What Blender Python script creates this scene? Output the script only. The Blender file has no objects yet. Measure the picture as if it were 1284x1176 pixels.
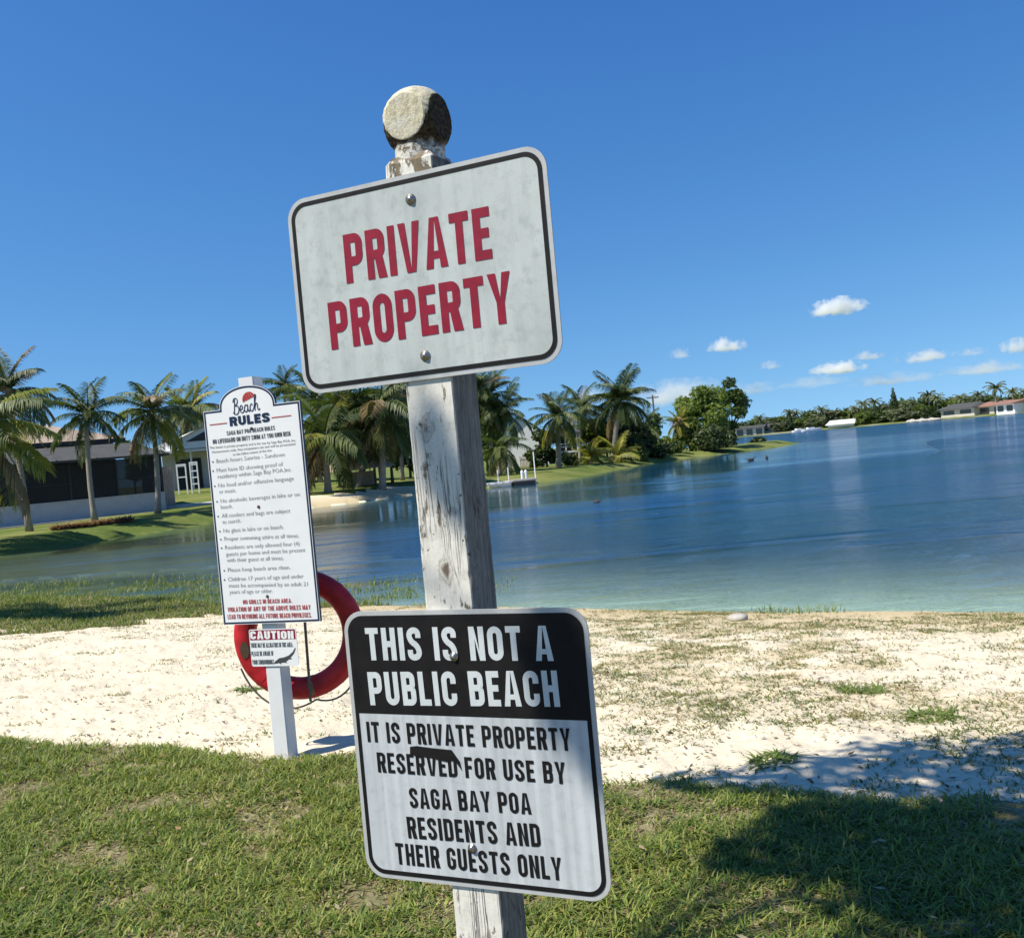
import bpy, math, random
import numpy as np
from mathutils import Vector, Matrix
R = math.radians
S = bpy.context.scene
COL = S.collection

# ---------------------------------------------------------------- camera, sky, sun, exposure
W0, H0, F = 1284.0, 1176.0, 1200.0
roll, pitch = R(5.2), R(-1.0)
fwd = np.array([0, math.cos(pitch), math.sin(pitch)])
up0 = np.array([0, -math.sin(pitch), math.cos(pitch)])
r0 = np.array([1.0, 0, 0])
c_right = math.cos(roll) * r0 - math.sin(roll) * up0
c_up = math.sin(roll) * r0 + math.cos(roll) * up0
CAMP = np.array([0, 0, 1.6])
cam = bpy.data.cameras.new('camera')
cam.lens = 36.0 * F / W0
cam.sensor_width = 36.0
cam.clip_start = 0.05
cam.clip_end = 20000
co = bpy.data.objects.new('camera', cam)
COL.objects.link(co)
co.matrix_world = Matrix(((c_right[0], c_up[0], -fwd[0], CAMP[0]), (c_right[1], c_up[1], -fwd[1], CAMP[1]),
                          (c_right[2], c_up[2], -fwd[2], CAMP[2]), (0, 0, 0, 1)))
S.camera = co

SUN_EL = R(54)
sh = np.array([-0.92, -0.39]); sh = sh / np.linalg.norm(sh)
SUN = np.array([sh[0] * math.cos(SUN_EL), sh[1] * math.cos(SUN_EL), math.sin(SUN_EL)])   # towards the sun
w = bpy.data.worlds.new('World'); S.world = w; w.use_nodes = True
nt = w.node_tree
sky = nt.nodes.new('ShaderNodeTexSky'); sky.sky_type = 'NISHITA'; sky.sun_disc = False
sky.sun_elevation = SUN_EL; sky.sun_rotation = math.atan2(sh[0], sh[1])
sky.altitude = 0; sky.air_density = 1.0; sky.dust_density = 0.0; sky.ozone_density = 10.0
tc = nt.nodes.new('ShaderNodeTexCoord'); ma = nt.nodes.new('ShaderNodeVectorMath'); ma.operation = 'MULTIPLY_ADD'
ma.inputs[1].default_value = (1, 1, .8); ma.inputs[2].default_value = (0, 0, .15)      # a clear humid summer sky: no bleached band at the horizon
nt.links.new(tc.outputs['Generated'], ma.inputs[0]); nt.links.new(ma.outputs[0], sky.inputs[0])
sp = nt.nodes.new('ShaderNodeSeparateColor'); cb_ = nt.nodes.new('ShaderNodeCombineColor'); nt.links.new(sky.outputs[0], sp.inputs[0])
for i_, (ga, gp_) in enumerate(((4.1, 1.8), (1.62, 1.3), (1.05, .85))):
    m1_ = nt.nodes.new('ShaderNodeMath'); m1_.operation = 'MULTIPLY'; m1_.inputs[1].default_value = .1277
    m2_ = nt.nodes.new('ShaderNodeMath'); m2_.operation = 'POWER'; m2_.inputs[1].default_value = gp_
    m3_ = nt.nodes.new('ShaderNodeMath'); m3_.operation = 'MULTIPLY'; m3_.inputs[1].default_value = ga / .1277
    nt.links.new(sp.outputs[i_], m1_.inputs[0]); nt.links.new(m1_.outputs[0], m2_.inputs[0]); nt.links.new(m2_.outputs[0], m3_.inputs[0]); nt.links.new(m3_.outputs[0], cb_.inputs[i_])
bgn = nt.nodes['Background']; bgn.inputs['Strength'].default_value = 0.1
nt.links.new(cb_.outputs[0], bgn.inputs[0])
sl = bpy.data.lights.new('sun', 'SUN'); sl.energy = 5.0; sl.angle = R(0.5); sl.color = (1, 0.94, 0.83)
so = bpy.data.objects.new('sun', sl); COL.objects.link(so)
so.rotation_euler = Vector(SUN).to_track_quat('Z', 'Y').to_euler()
S.view_settings.view_transform = 'Standard'; S.view_settings.look = 'None'
S.view_settings.exposure = 0.46; S.view_settings.gamma = 1.0; S.view_settings.use_curve_mapping = False
S.render.engine = 'CYCLES'
S.cycles.volume_bounces = 6
S.cycles.transparent_max_bounces = 16
S.cycles.use_denoising = True
S.cycles.max_bounces = 10


def ray(px, py):
    return fwd + c_right * (px - W0 / 2) / F + c_up * (H0 / 2 - py) / F


def at(px, py, Y):            # point of the place seen at a pixel, at distance Y in front
    r = ray(px, py); return CAMP + r * (Y / r[1])


def gz(px, py, z=0.0):        # point of the place seen at a pixel, at height z
    r = ray(px, py); return CAMP + r * ((z - 1.6) / r[2])


def rng(seed): return np.random.default_rng(seed)


# ---------------------------------------------------------------- helpers
def tag(o, label=None, cat=None, group=None, kind=None):
    if label: o['label'] = label
    if cat: o['category'] = cat
    if group: o['group'] = group
    if kind: o['kind'] = kind
    return o


def empty(name, loc, rz=0.0):
    o = bpy.data.objects.new(name, None); COL.objects.link(o)
    o.location = tuple(loc); o.rotation_euler = (0, 0, rz); o.empty_display_size = 0.2
    return o


class MB:
    def __init__(s): s.v = []; s.f = []; s.smooth = False; s.mi = []; s.cur = 0

    def add(s, vs, fs):
        b = len(s.v)
        s.v += [tuple(map(float, p)) for p in vs]
        for f in fs: s.f.append(tuple(b + i for i in f)); s.mi.append(s.cur)
        return s

    def box(s, lo, hi):
        x0, y0, z0 = lo; x1, y1, z1 = hi
        return s.add([(x0, y0, z0), (x1, y0, z0), (x1, y1, z0), (x0, y1, z0), (x0, y0, z1), (x1, y0, z1), (x1, y1, z1), (x0, y1, z1)],
                     [(0, 3, 2, 1), (4, 5, 6, 7), (0, 1, 5, 4), (1, 2, 6, 5), (2, 3, 7, 6), (3, 0, 4, 7)])

    def prism(s, pts, d0, d1, axis='y'):      # outline (u,v) extruded in y
        n = len(pts)
        a = [(u, d0, v) for u, v in pts]; b = [(u, d1, v) for u, v in pts]
        fs = [tuple(range(n)), tuple(range(2 * n - 1, n - 1, -1))]
        for i in range(n): j = (i + 1) % n; fs.append((j, i, n + i, n + j))
        return s.add(a + b, fs)

    def tube(s, path, rad, n=8, cap=True):
        path = [np.array(p, float) for p in path]
        if not hasattr(rad, '__len__'): rad = [rad] * len(path)
        vs = []; fs = []
        pu = None
        for i, p in enumerate(path):
            d = path[min(i + 1, len(path) - 1)] - path[max(i - 1, 0)]
            d = d / (np.linalg.norm(d) + 1e-9)
            if pu is None: pu = np.cross(d, [0.3, 1, 0.2] if abs(d[1]) < .9 else [1, 0, 0])
            u = pu - d * (pu @ d); u /= np.linalg.norm(u); pu = u; v = np.cross(d, u)
            for k in range(n):
                a = 2 * math.pi * k / n
                vs.append(p + (u * math.cos(a) + v * math.sin(a)) * rad[i])
        for i in range(len(path) - 1):
            for k in range(n):
                a = i * n + k; b = i * n + (k + 1) % n
                fs.append((a, b, b + n, a + n))
        if cap:
            fs.append(tuple(range(n - 1, -1, -1))); m = (len(path) - 1) * n; fs.append(tuple(range(m, m + n)))
        return s.add(vs, fs)

    def lathe(s, prof, n=24, c=(0, 0, 0)):
        vs = []; fs = []
        for r, z in prof:
            for k in range(n):
                a = 2 * math.pi * k / n; vs.append((c[0] + r * math.cos(a), c[1] + r * math.sin(a), c[2] + z))
        for i in range(len(prof) - 1):
            for k in range(n):
                a = i * n + k; b = i * n + (k + 1) % n; fs.append((a, b, b + n, a + n))
        fs.append(tuple(range(n - 1, -1, -1))); m = (len(prof) - 1) * n; fs.append(tuple(range(m, m + n)))
        return s.add(vs, fs)

    def mesh(s, name, mats, smooth=False):
        me = bpy.data.meshes.new(name)
        me.from_pydata(s.v, [], s.f)
        if not isinstance(mats, (list, tuple)): mats = [mats]
        for m in mats: me.materials.append(m)
        if any(s.mi): me.polygons.foreach_set('material_index', s.mi)
        if smooth: me.polygons.foreach_set('use_smooth', [True] * len(me.polygons))
        me.update(); return me

    def build(s, name, mats, parent=None, smooth=False, loc=(0, 0, 0), rz=0):
        return link(name, s.mesh(name, mats, smooth), parent, loc, rz)


def link(name, me, parent=None, loc=(0, 0, 0), rz=0):
    o = bpy.data.objects.new(name, me); COL.objects.link(o)
    o.location = tuple(loc); o.rotation_euler = (0, 0, rz)
    if parent: o.parent = parent
    return o


def np_mesh(name, V, Q, mats, col=None, smooth=False, fcol=None):
    """V (n,3), Q (m,k) faces of k corners, col (n,3) point colours"""
    V = np.asarray(V, np.float32); Q = np.asarray(Q, np.int32)
    me = bpy.data.meshes.new(name)
    k = Q.shape[1]
    me.vertices.add(len(V)); me.vertices.foreach_set('co', V.ravel())
    me.loops.add(Q.size); me.loops.foreach_set('vertex_index', Q.ravel())
    me.polygons.add(len(Q)); me.polygons.foreach_set('loop_start', np.arange(0, Q.size, k, dtype=np.int32))
    me.polygons.foreach_set('loop_total', np.full(len(Q), k, np.int32))
    if smooth: me.polygons.foreach_set('use_smooth', np.ones(len(Q), bool))
    if not isinstance(mats, (list, tuple)): mats = [mats]
    for m in mats: me.materials.append(m)
    if col is not None:
        a = me.color_attributes.new('Col', 'FLOAT_COLOR', 'POINT')
        c4 = np.ones((len(V), 4), np.float32); c4[:, :3] = col
        a.data.foreach_set('color', c4.ravel())
    me.update(calc_edges=True); me.validate()
    return me


def copy_tree(o, parent=None):
    c = o.copy(); COL.objects.link(c); c.parent = parent
    for ch in list(o.children): copy_tree(ch, c)
    return c


# ---- numpy value noise
_P = rng(5).random((256, 256))


def vn(x, y):
    xi = np.floor(x).astype(int); yi = np.floor(y).astype(int); fx = x - xi; fy = y - yi
    fx = fx * fx * (3 - 2 * fx); fy = fy * fy * (3 - 2 * fy)
    g = lambda a, b: _P[a % 256, b % 256]
    return (g(xi, yi) * (1 - fx) + g(xi + 1, yi) * fx) * (1 - fy) + (g(xi, yi + 1) * (1 - fx) + g(xi + 1, yi + 1) * fx) * fy


def fbm(x, y, o=4):
    s = 0; a = .5; t = 0
    for i in range(o): s = s + a * vn(x * 2 ** i + 17.3 * i, y * 2 ** i + 9.1 * i); t += a; a *= .5
    return s / t


def sst(a, b, x):
    t = np.clip((x - a) / (b - a), 0, 1); return t * t * (3 - 2 * t)


# ---------------------------------------------------------------- material helpers
class NT:
    def __init__(s, name):
        s.m = bpy.data.materials.new(name); s.m.use_nodes = True; s.t = s.m.node_tree
        s.b = s.t.nodes['Principled BSDF']; s.out = s.t.nodes['Material Output']

    def n(s, typ, **kw):
        nd = s.t.nodes.new('ShaderNode' + typ)
        for k, v in kw.items():
            if k.startswith('i_'):
                nd.inputs[k[2:]].default_value = v
            else: setattr(nd, k, v)
        return nd

    def l(s, a, b): s.t.links.new(a, b); return s

    def coord(s, scale=(1, 1, 1), out='Object', loc=(0, 0, 0)):
        c = s.n('TexCoord'); m = s.n('Mapping'); s.l(c.outputs[out], m.inputs[0])
        m.inputs['Scale'].default_value = scale; m.inputs['Location'].default_value = loc
        return m.outputs[0]

    def noise(s, co, scale, detail=4, rough=.55, dist=0):
        a = s.n('TexNoise'); s.l(co, a.inputs['Vector']); a.inputs['Scale'].default_value = scale
        a.inputs['Detail'].default_value = detail; a.inputs['Roughness'].default_value = rough; a.inputs['Distortion'].default_value = dist
        return a.outputs['Fac']

    def ramp(s, f, stops):
        r = s.n('ValToRGB'); s.l(f, r.inputs[0]); e = r.color_ramp.elements
        while len(e) < len(stops): e.new(.5)
        for i, (p, c) in enumerate(stops):
            e[i].position = p; e[i].color = (c, c, c, 1) if not hasattr(c, '__len__') else (*c, 1)
        return r.outputs[0]

    def mix(s, f, a, b, mode='MIX'):
        m = s.n('Mix', data_type='RGBA', blend_type=mode)
        for sk, v in ((m.inputs[0], f), (m.inputs[6], a), (m.inputs[7], b)):
            if hasattr(v, 'is_output'): s.l(v, sk)
            elif hasattr(v, '__len__'): sk.default_value = (*v, 1)
            else: sk.default_value = v if sk == m.inputs[0] else (v, v, v, 1)
        return m.outputs[2]

    def math(s, op, a, b=0.0):
        m = s.n('Math', operation=op)
        for sk, v in ((m.inputs[0], a), (m.inputs[1], b)):
            if hasattr(v, 'is_output'): s.l(v, sk)
            else: sk.default_value = v
        return m.outputs[0]

    def bump(s, h, strength=.4, dist=.01, normal=None):
        b = s.n('Bump'); s.l(h, b.inputs['Height']); b.inputs['Strength'].default_value = strength; b.inputs['Distance'].default_value = dist
        if normal: s.l(normal, b.inputs['Normal'])
        return b.outputs[0]

    def done(s, color=None, rough=.7, normal=None, metal=0, spec=.5, alpha=None):
        i = s.b.inputs
        if color is not None:
            if hasattr(color, 'is_output'): s.l(color, i['Base Color'])
            else: i['Base Color'].default_value = (*color, 1)
        if hasattr(rough, 'is_output'): s.l(rough, i['Roughness'])
        else: i['Roughness'].default_value = rough
        if normal: s.l(normal, i['Normal'])
        i['Metallic'].default_value = metal; i['Specular IOR Level'].default_value = spec
        return s.m


def simple(name, c, rough=.7, var=.25, scale=8, bump=.0, metal=0, spec=.4, stretch=(1, 1, 1)):
    t = NT(name); co_ = t.coord(stretch); f = t.noise(co_, scale, 5)
    r = t.ramp(f, [(.3, tuple(x * (1 - var) for x in c)), (.7, tuple(min(1, x * (1 + var)) for x in c))])
    nrm = t.bump(f, bump, .01) if bump else None
    return t.done(r, rough, nrm, metal, spec)


def foliage(name, dark, light, trans=.35, attr=False, rough=.5, vary=.25):
    """leaf: diffuse + translucent, colour varies per object and in patches"""
    t = NT(name)
    if attr:
        a = t.n('VertexColor', layer_name='Col'); base = a.outputs[0]
    else:
        oi = t.n('ObjectInfo'); co_ = t.coord(); f = t.noise(co_, 1.3, 3)
        f2 = t.math('ADD', t.math('MULTIPLY', f, .75), t.math('MULTIPLY', oi.outputs['Random'], vary))
        base = t.ramp(f2, [(.3, dark), (.75, light)])
    t.done(base, rough, None, 0, .35)
    tr = t.n('BsdfTranslucent'); t.l(t.mix(1.0, base, (1.1, 1.25, .45), 'MULTIPLY'), tr.inputs[0])
    mx = t.n('MixShader'); mx.inputs[0].default_value = trans
    t.l(t.b.outputs[0], mx.inputs[1]); t.l(tr.outputs[0], mx.inputs[2]); t.l(mx.outputs[0], t.out.inputs[0])
    return t.m


M = {}
# ground covers
t = NT('sand_white'); c = t.coord(); f1 = t.noise(c, .9, 5, .6); f2 = t.noise(c, 14, 6, .65); f3 = t.noise(c, 260, 3)
g = t.n('VertexColor', layer_name='Col').outputs[0]
base = t.mix(t.ramp(f2, [(.42, .0), (.72, .55)]), (.72, .635, .475), (.54, .45, .31))
base = t.mix(t.ramp(f1, [(.45, 0), (.75, .6)]), base, (.60, .52, .38))
base = t.mix(g, base, (.52, .42, .25))
hh = t.math('ADD', t.math('MULTIPLY', f2, 1.0), t.math('MULTIPLY', f3, .12))
M['sand'] = t.done(base, .95, t.bump(hh, .55, .035), 0, .1)

t = NT('lawn_soil'); c = t.coord(); f1 = t.noise(c, 1.1, 5, .6); f2 = t.noise(c, 26, 6, .7); f3 = t.noise(c, 7, 4)
a = t.mix(t.ramp(f2, [(.35, 0), (.65, 1)]), (.09, .10, .03), (.24, .20, .11))
b = t.mix(t.ramp(f2, [(.35, 0), (.65, 1)]), (.26, .22, .13), (.42, .35, .23))
M['soil'] = t.done(t.mix(t.ramp(f3, [(.5, 0), (.66, 1)]), a, b), .95, t.bump(f2, .8, .02), 0, .1)

t = NT('far_grass'); c = t.coord(); f1 = t.noise(c, .25, 5, .6); f2 = t.noise(c, 5, 6, .7)
a = t.mix(t.ramp(f2, [(.3, 0), (.7, 1)]), (.065, .10, .02), (.14, .18, .04))
a = t.mix(t.ramp(f1, [(.42, 0), (.62, .7)]), a, (.22, .22, .07))
M['far_grass'] = t.done(a, .9, t.bump(f2, .6, .06), 0, .1)

t = NT('lake_bed_sand'); c = t.coord(); f2 = t.noise(c, 1.2, 6, .7); f3 = t.noise(c, .22, 4)
g = t.n('VertexColor', layer_name='Col').outputs[0]
a = t.mix(t.ramp(f2, [(.35, 0), (.7, 1)]), (.66, .62, .48), (.52, .52, .38))
a = t.mix(g, a, t.mix(f2, (.06, .085, .02), (.14, .14, .05)))
M['bed'] = t.done(a, .95, None, 0, .1)

# water: clear thin water over the bed near the shore, blue-green body where it is deep
t = NT('lake_water'); c = t.coord((1, 1, 1))
n1 = t.noise(t.coord((.8, 1.5, 1)), 1.5, 6, .68); n2 = t.noise(t.coord((1.0, 1.2, 1)), 11.0, 3, .6); n0 = t.noise(t.coord((.55, 1.25, 1)), 1.15, 2, .5, .4); n3 = t.noise(t.coord((.5, 1.5, 1)), .09, 3, .5, .6)
calm = t.ramp(n3, [(.45, .30), (.53, 1)])
dv = t.n('Attribute', attribute_name='Col'); sep = t.n('SeparateColor'); t.l(dv.outputs['Color'], sep.inputs[0])
amp = t.math('MULTIPLY', sep.outputs[1], calm)
hgt = t.math('MULTIPLY', t.math('ADD', t.math('MULTIPLY', n0, 2.6), t.math('ADD', n1, t.math('MULTIPLY', n2, .42))), amp)
nrm = t.bump(hgt, 1.0, .60)
fr = t.n('Fresnel'); fr.inputs['IOR'].default_value = 1.33; t.l(nrm, fr.inputs['Normal'])
gl = t.n('BsdfGlossy'); gl.inputs['Roughness'].default_value = .07; t.l(nrm, gl.inputs['Normal']); gl.inputs[0].default_value = (1, 1, 1, 1)
tp = t.n('BsdfTransparent'); tp.inputs[0].default_value = (.80, .96, .91, 1)
df = t.n('BsdfDiffuse'); t.l(t.mix(sep.outputs[2], (.007, .052, .092), (.040, .044, .020)), df.inputs[0]); t.l(nrm, df.inputs[1])
m1 = t.n('MixShader'); t.l(sep.outputs[0], m1.inputs[0]); t.l(tp.outputs[0], m1.inputs[1]); t.l(df.outputs[0], m1.inputs[2])
m2 = t.n('MixShader'); t.l(t.math('MULTIPLY', fr.outputs[0], t.math('SUBTRACT', .66, t.math('MULTIPLY', sep.outputs[2], .30))), m2.inputs[0]); t.l(m1.outputs[0], m2.inputs[1]); t.l(gl.outputs[0], m2.inputs[2])
t.l(m2.outputs[0], t.out.inputs[0]); M['water'] = t.m

# foliage
M['blade'] = foliage('grass_blades', 0, 0, .35, attr=True, rough=.55)
M['frond'] = foliage('palm_frond_green', (.040, .068, .018), (.17, .20, .06), .3)
M['frond_y'] = foliage('palm_frond_yellow', (.17, .20, .03), (.42, .36, .07), .35)
M['frond_b'] = foliage('palm_frond_dry', (.16, .11, .05), (.34, .25, .12), .2)
M['leaf'] = foliage('leaf_green', (.035, .060, .014), (.12, .165, .035), .3)
M['leaf_l'] = foliage('leaf_light_green', (.07, .105, .02), (.20, .26, .05), .35)
M['leaf_d'] = foliage('leaf_dark', (.022, .040, .014), (.075, .105, .032), .25)
M['leaf_far'] = foliage('leaf_far_shore', (.06, .08, .04), (.16, .18, .08), .25)
M['leaf_red'] = foliage('leaf_red_brown', (.10, .035, .025), (.30, .13, .08), .2)
M['bark'] = simple('palm_bark', (.27, .235, .19), .9, .4, 9, .8, stretch=(1, 1, 3))
M['bark_d'] = simple('dark_bark', (.12, .095, .07), .9, .4, 9, .8)

# weathered white painted timber
t = NT('peeling_white_timber')
c = t.coord(); grain = t.noise(t.coord((60, 60, 3)), 1.6, 8, .7, .6); flake = t.noise(t.coord((1, 1, .45)), 30, 8, .7, .4)
big = t.noise(t.coord((1, 1, .5), loc=(3, 1, 4)), 7, 5, .6); fine = t.noise(t.coord((1, 1, 1)), 170, 4, .7)
sx = t.n('SeparateXYZ'); t.l(c, sx.inputs[0])
topm = t.n('MapRange'); t.l(sx.outputs[2], topm.inputs[0]); topm.inputs[1].default_value = 2.02; topm.inputs[2].default_value = 2.16
topf = topm.outputs[0]
wear = t.math('ADD', t.math('ADD', t.math('MULTIPLY', flake, .62), t.math('MULTIPLY', grain, .38)), t.math('MULTIPLY', big, .30))
wear = t.math('ADD', wear, t.math('MULTIPLY', topf, .17))
mask = t.ramp(wear, [(.715, 0), (.75, 1)])
paint = t.mix(t.ramp(fine, [(.40, 0), (.62, .45)]), (.78, .745, .66), (.58, .55, .47))
paint = t.mix(t.ramp(big, [(.42, 0), (.68, .45)]), paint, (.50, .48, .43))
wood = t.mix(grain, (.035, .03, .022), (.30, .23, .14))
colr = t.mix(mask, paint, wood)
cn = t.noise(t.coord((75, 75, 1.6)), 1.0, 3, .5, .9); cw = t.noise(t.coord((1, 1, .3), loc=(7, 2, 1)), 16, 3)
crk = t.math('MULTIPLY', t.ramp(t.math('ABSOLUTE', t.math('SUBTRACT', cn, .5)), [(.0, 1), (.010, .7), (.022, 0)]), t.ramp(cw, [(.50, 0), (.62, .9)]))
colr = t.mix(crk, colr, (.07, .06, .05))
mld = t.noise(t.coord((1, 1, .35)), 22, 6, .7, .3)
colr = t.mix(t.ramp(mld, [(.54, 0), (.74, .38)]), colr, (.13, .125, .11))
# shade of the side turned away from the sun, painted into its colour
side_shade = t.n('MapRange'); t.l(sx.outputs[0], side_shade.inputs[0]); side_shade.inputs[1].default_value = -.004; side_shade.inputs[2].default_value = -.0005
colr = t.mix(t.math('MULTIPLY', side_shade.outputs[0], t.ramp(t.math('ADD', t.math('MULTIPLY', grain, .6), t.math('MULTIPLY', flake, .4)), [(.35, 1), (.62, .62)])), colr, (.055, .055, .052))
spk = t.ramp(t.noise(c, 85, 2, .5), [(.69, 0), (.73, .9)]); colr = t.mix(spk, colr, (.08, .075, .06))
# knots at fixed places on the front face
for kx, kz, kr in ((-.045, 1.418, .020), (-.056, 1.652, .018), (-.03, .80, .014), (-.018, 1.51, .008)):
    vm = t.n('VectorMath', operation='DISTANCE'); t.l(t.coord((1, .02, .62)), vm.inputs[0]); vm.inputs[1].default_value = (kx, 0, kz * .62)
    dn = t.math('ADD', vm.outputs['Value'], t.math('MULTIPLY', t.math('SUBTRACT', flake, .5), .045))
    ringk = t.ramp(t.math('DIVIDE', dn, kr), [(.12, .95), (.35, .5), (.5, .12), (.62, .45), (.8, .0)])
    colr = t.mix(ringk, colr, (.10, .07, .045))
hgt = t.math('SUBTRACT', t.math('MULTIPLY', grain, .5), t.math('ADD', t.math('MULTIPLY', mask, .5), crk))
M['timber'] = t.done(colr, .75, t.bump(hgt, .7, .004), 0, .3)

t = NT('weathered_ball'); c = t.coord(); f = t.noise(c, 38, 8, .72); f2 = t.noise(c, 120, 5, .7); big = t.noise(c, 14, 4)
sx = t.n('SeparateXYZ'); t.l(c, sx.inputs[0])
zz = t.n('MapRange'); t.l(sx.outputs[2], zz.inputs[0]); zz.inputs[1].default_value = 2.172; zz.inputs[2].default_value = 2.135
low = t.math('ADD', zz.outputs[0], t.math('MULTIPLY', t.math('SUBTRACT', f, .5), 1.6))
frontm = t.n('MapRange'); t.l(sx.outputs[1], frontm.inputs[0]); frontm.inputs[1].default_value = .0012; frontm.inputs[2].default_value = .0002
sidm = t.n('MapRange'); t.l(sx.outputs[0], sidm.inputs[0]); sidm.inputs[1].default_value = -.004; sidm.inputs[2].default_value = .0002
low = t.math('SUBTRACT', t.math('ADD', low, t.math('MULTIPLY', sidm.outputs[0], .9)), t.math('MULTIPLY', frontm.outputs[0], 1.3))  # dark tone low down and on the right facet, pale on the front facet
pale = t.mix(t.ramp(f2, [(.40, 0), (.68, 1)]), (.62, .57, .40), (.30, .27, .19))
pale = t.mix(t.ramp(big, [(.45, 0), (.6, .7)]), pale, (.58, .57, .53))
dark_tone = t.mix(t.ramp(f2, [(.4, 0), (.7, 1)]), (.012, .011, .010), (.12, .085, .045))
neckm = t.math('ADD', sx.outputs[2], t.math('MULTIPLY', t.math('SUBTRACT', f, .5), .05)); neckr = t.n('MapRange'); t.l(neckm, neckr.inputs[0]); neckr.inputs[1].default_value = 2.122; neckr.inputs[2].default_value = 2.112
bc_ = t.mix(t.ramp(low, [(.35, 0), (.6, 1)]), pale, dark_tone)
bc_ = t.mix(neckr.outputs[0], bc_, t.mix(t.ramp(f2, [(.48, 0), (.58, 1)]), (.62, .60, .54), (.16, .13, .09)))
M['ball'] = t.done(bc_, .9, t.bump(t.math('ADD', f, f2), .6, .003), 0, .15)


def sheet(name, base, dirt, amt=.5, sheen_streak=False):
    t = NT(name); c = t.coord()
    vo = t.n('TexVoronoi', feature='DISTANCE_TO_EDGE'); t.l(t.coord((1, 0, 1)), vo.inputs['Vector']); vo.inputs['Scale'].default_value = 330
    vo.inputs['Randomness'].default_value = .1
    cell = t.ramp(vo.outputs['Distance'], [(.04, .75), (.16, 0)])
    f = t.noise(c, 55, 5, .7); b = t.noise(c, 9, 4); v = t.noise(t.coord((34, 1, 2.2)), 1, 5, .6)
    col = t.mix(t.ramp(f, [(.50, 0), (.72, amt)]), base, dirt)
    col = t.mix(t.ramp(b, [(.4, 0), (.75, amt * .7)]), col, dirt)
    col = t.mix(t.ramp(v, [(.45, 0), (.7, amt * .8)]), col, dirt)
    col = t.mix(t.math('MULTIPLY', cell, .45), col, dirt)
    if sheen_streak:
        s_ = t.noise(t.coord((75, 1, .8)), 1, 2, .4); col = t.mix(t.ramp(s_, [(.45, 0), (.62, .25)]), col, (.78, .80, .82))  # pale vertical streaks paint the sheeting's reflected sheen into the colour
    return t.done(col, .42, t.bump(f, .05, .001), 0, .5)


M['sheet_white'] = sheet('reflective_sheet_white', (.53, .565, .54), (.30, .33, .31), .62)
M['sheet_grey'] = sheet('reflective_sheet_pale_blue', (.53, .56, .57), (.32, .34, .35), .55, True)
M['sheet_edge'] = sheet('reflective_sheet_margin', (.50, .51, .50), (.33, .33, .32))
M['letter_red'] = simple('sign_red', (.24, .007, .028), .6, .15, 60, spec=.25)
M['letter_black'] = simple('sign_black', (.010, .009, .009), .6, .3, 40, spec=.2)
M['letter_white'] = sheet('reflective_letter_white', (.62, .66, .66), (.44, .47, .47), .4)
M['alu'] = simple('aluminium', (.55, .55, .54), .4, .15, 30, metal=.8)
M['bolt'] = simple('bolt_steel', (.35, .33, .30), .35, .3, 200, metal=.9)
M['rust'] = simple('rusty_steel', (.12, .08, .05), .7, .4, 200, metal=.4)
M['board_white'] = simple('board_white', (.80, .80, .80), .4, .04, 5)
M['navy'] = simple('board_navy', (.010, .022, .06), .4, .2, 20)
M['print_grey'] = simple('print_grey', (.32, .33, .33), .6, .1, 20)
M['print_dark'] = simple('print_dark', (.05, .055, .06), .6, .1, 20)
M['print_red'] = simple('print_red', (.42, .04, .035), .5, .1, 20)
M['vinyl'] = simple('white_vinyl', (.74, .73, .72), .35, .04, 6)
M['ring'] = simple('life_ring_red', (.46, .014, .020), .5, .32, 14, .25)
M['rope'] = simple('grab_rope', (.13, .12, .10), .9, .3, 90, .4)
M['strap'] = simple('strap_band', (.28, .16, .08), .7, .2, 60)
# buildings
M['stucco'] = simple('stucco_grey', (.44, .43, .44), .9, .08, 3, .2)
M['stucco_w'] = simple('stucco_white', (.72, .71, .68), .9, .06, 3, .2)
M['shingle'] = simple('shingle_tan', (.34, .265, .20), .9, .3, 2.5, .6, stretch=(1, 1, 8))
M['shingle_g'] = simple('roof_grey_metal', (.065, .066, .064), .85, .2, 2, .3)
M['roof_w'] = simple('roof_white', (.60, .60, .60), .6, .08, 2, .2)
M['roof_r'] = simple('roof_red', (.26, .14, .10), .8, .2, 2, .3)
M['dark'] = simple('dark_interior', (.02, .02, .022), .8, .3, 2)
M['glass'] = simple('window_glass', (.03, .035, .04), .1, .2, 1, spec=.8)
M['frame_d'] = simple('dark_bronze_frame', (.03, .028, .026), .5, .2, 6)
t = NT('insect_screen'); t.done((.018, .018, .02), .6)
tp = t.n('BsdfTransparent'); tp.inputs[0].default_value = (.5, .5, .5, 1); mx = t.n('MixShader'); mx.inputs[0].default_value = .35
t.l(t.b.outputs[0], mx.inputs[1]); t.l(tp.outputs[0], mx.inputs[2]); t.l(mx.outputs[0], t.out.inputs[0]); M['screen'] = t.m
M['wood'] = simple('weathered_wood', (.33, .27, .20), .85, .3, 4, .4, stretch=(4, 4, .6))
M['wood_g'] = simple('grey_wood', (.30, .29, .27), .85, .25, 4, .4)
M['thatch'] = simple('thatch', (.34, .27, .19), .95, .45, 5, 1.0, stretch=(5, 5, 1))
M['white_paint'] = simple('white_paint', (.75, .75, .74), .5, .05, 4)
M['concrete'] = simple('concrete', (.48, .45, .41), .9, .12, 3, .3)
M['rock'] = simple('pale_rock', (.42, .39, .34), .95, .25, 6, .8)
M['feather'] = simple('dark_feathers', (.03, .027, .025), .7, .4, 20)
M['cream'] = simple('cream_wall', (.50, .46, .38), .9, .08, 3)
M['bromel'] = foliage('red_brown_leaf', 0, 0, .3, attr=True, rough=.6)
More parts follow.
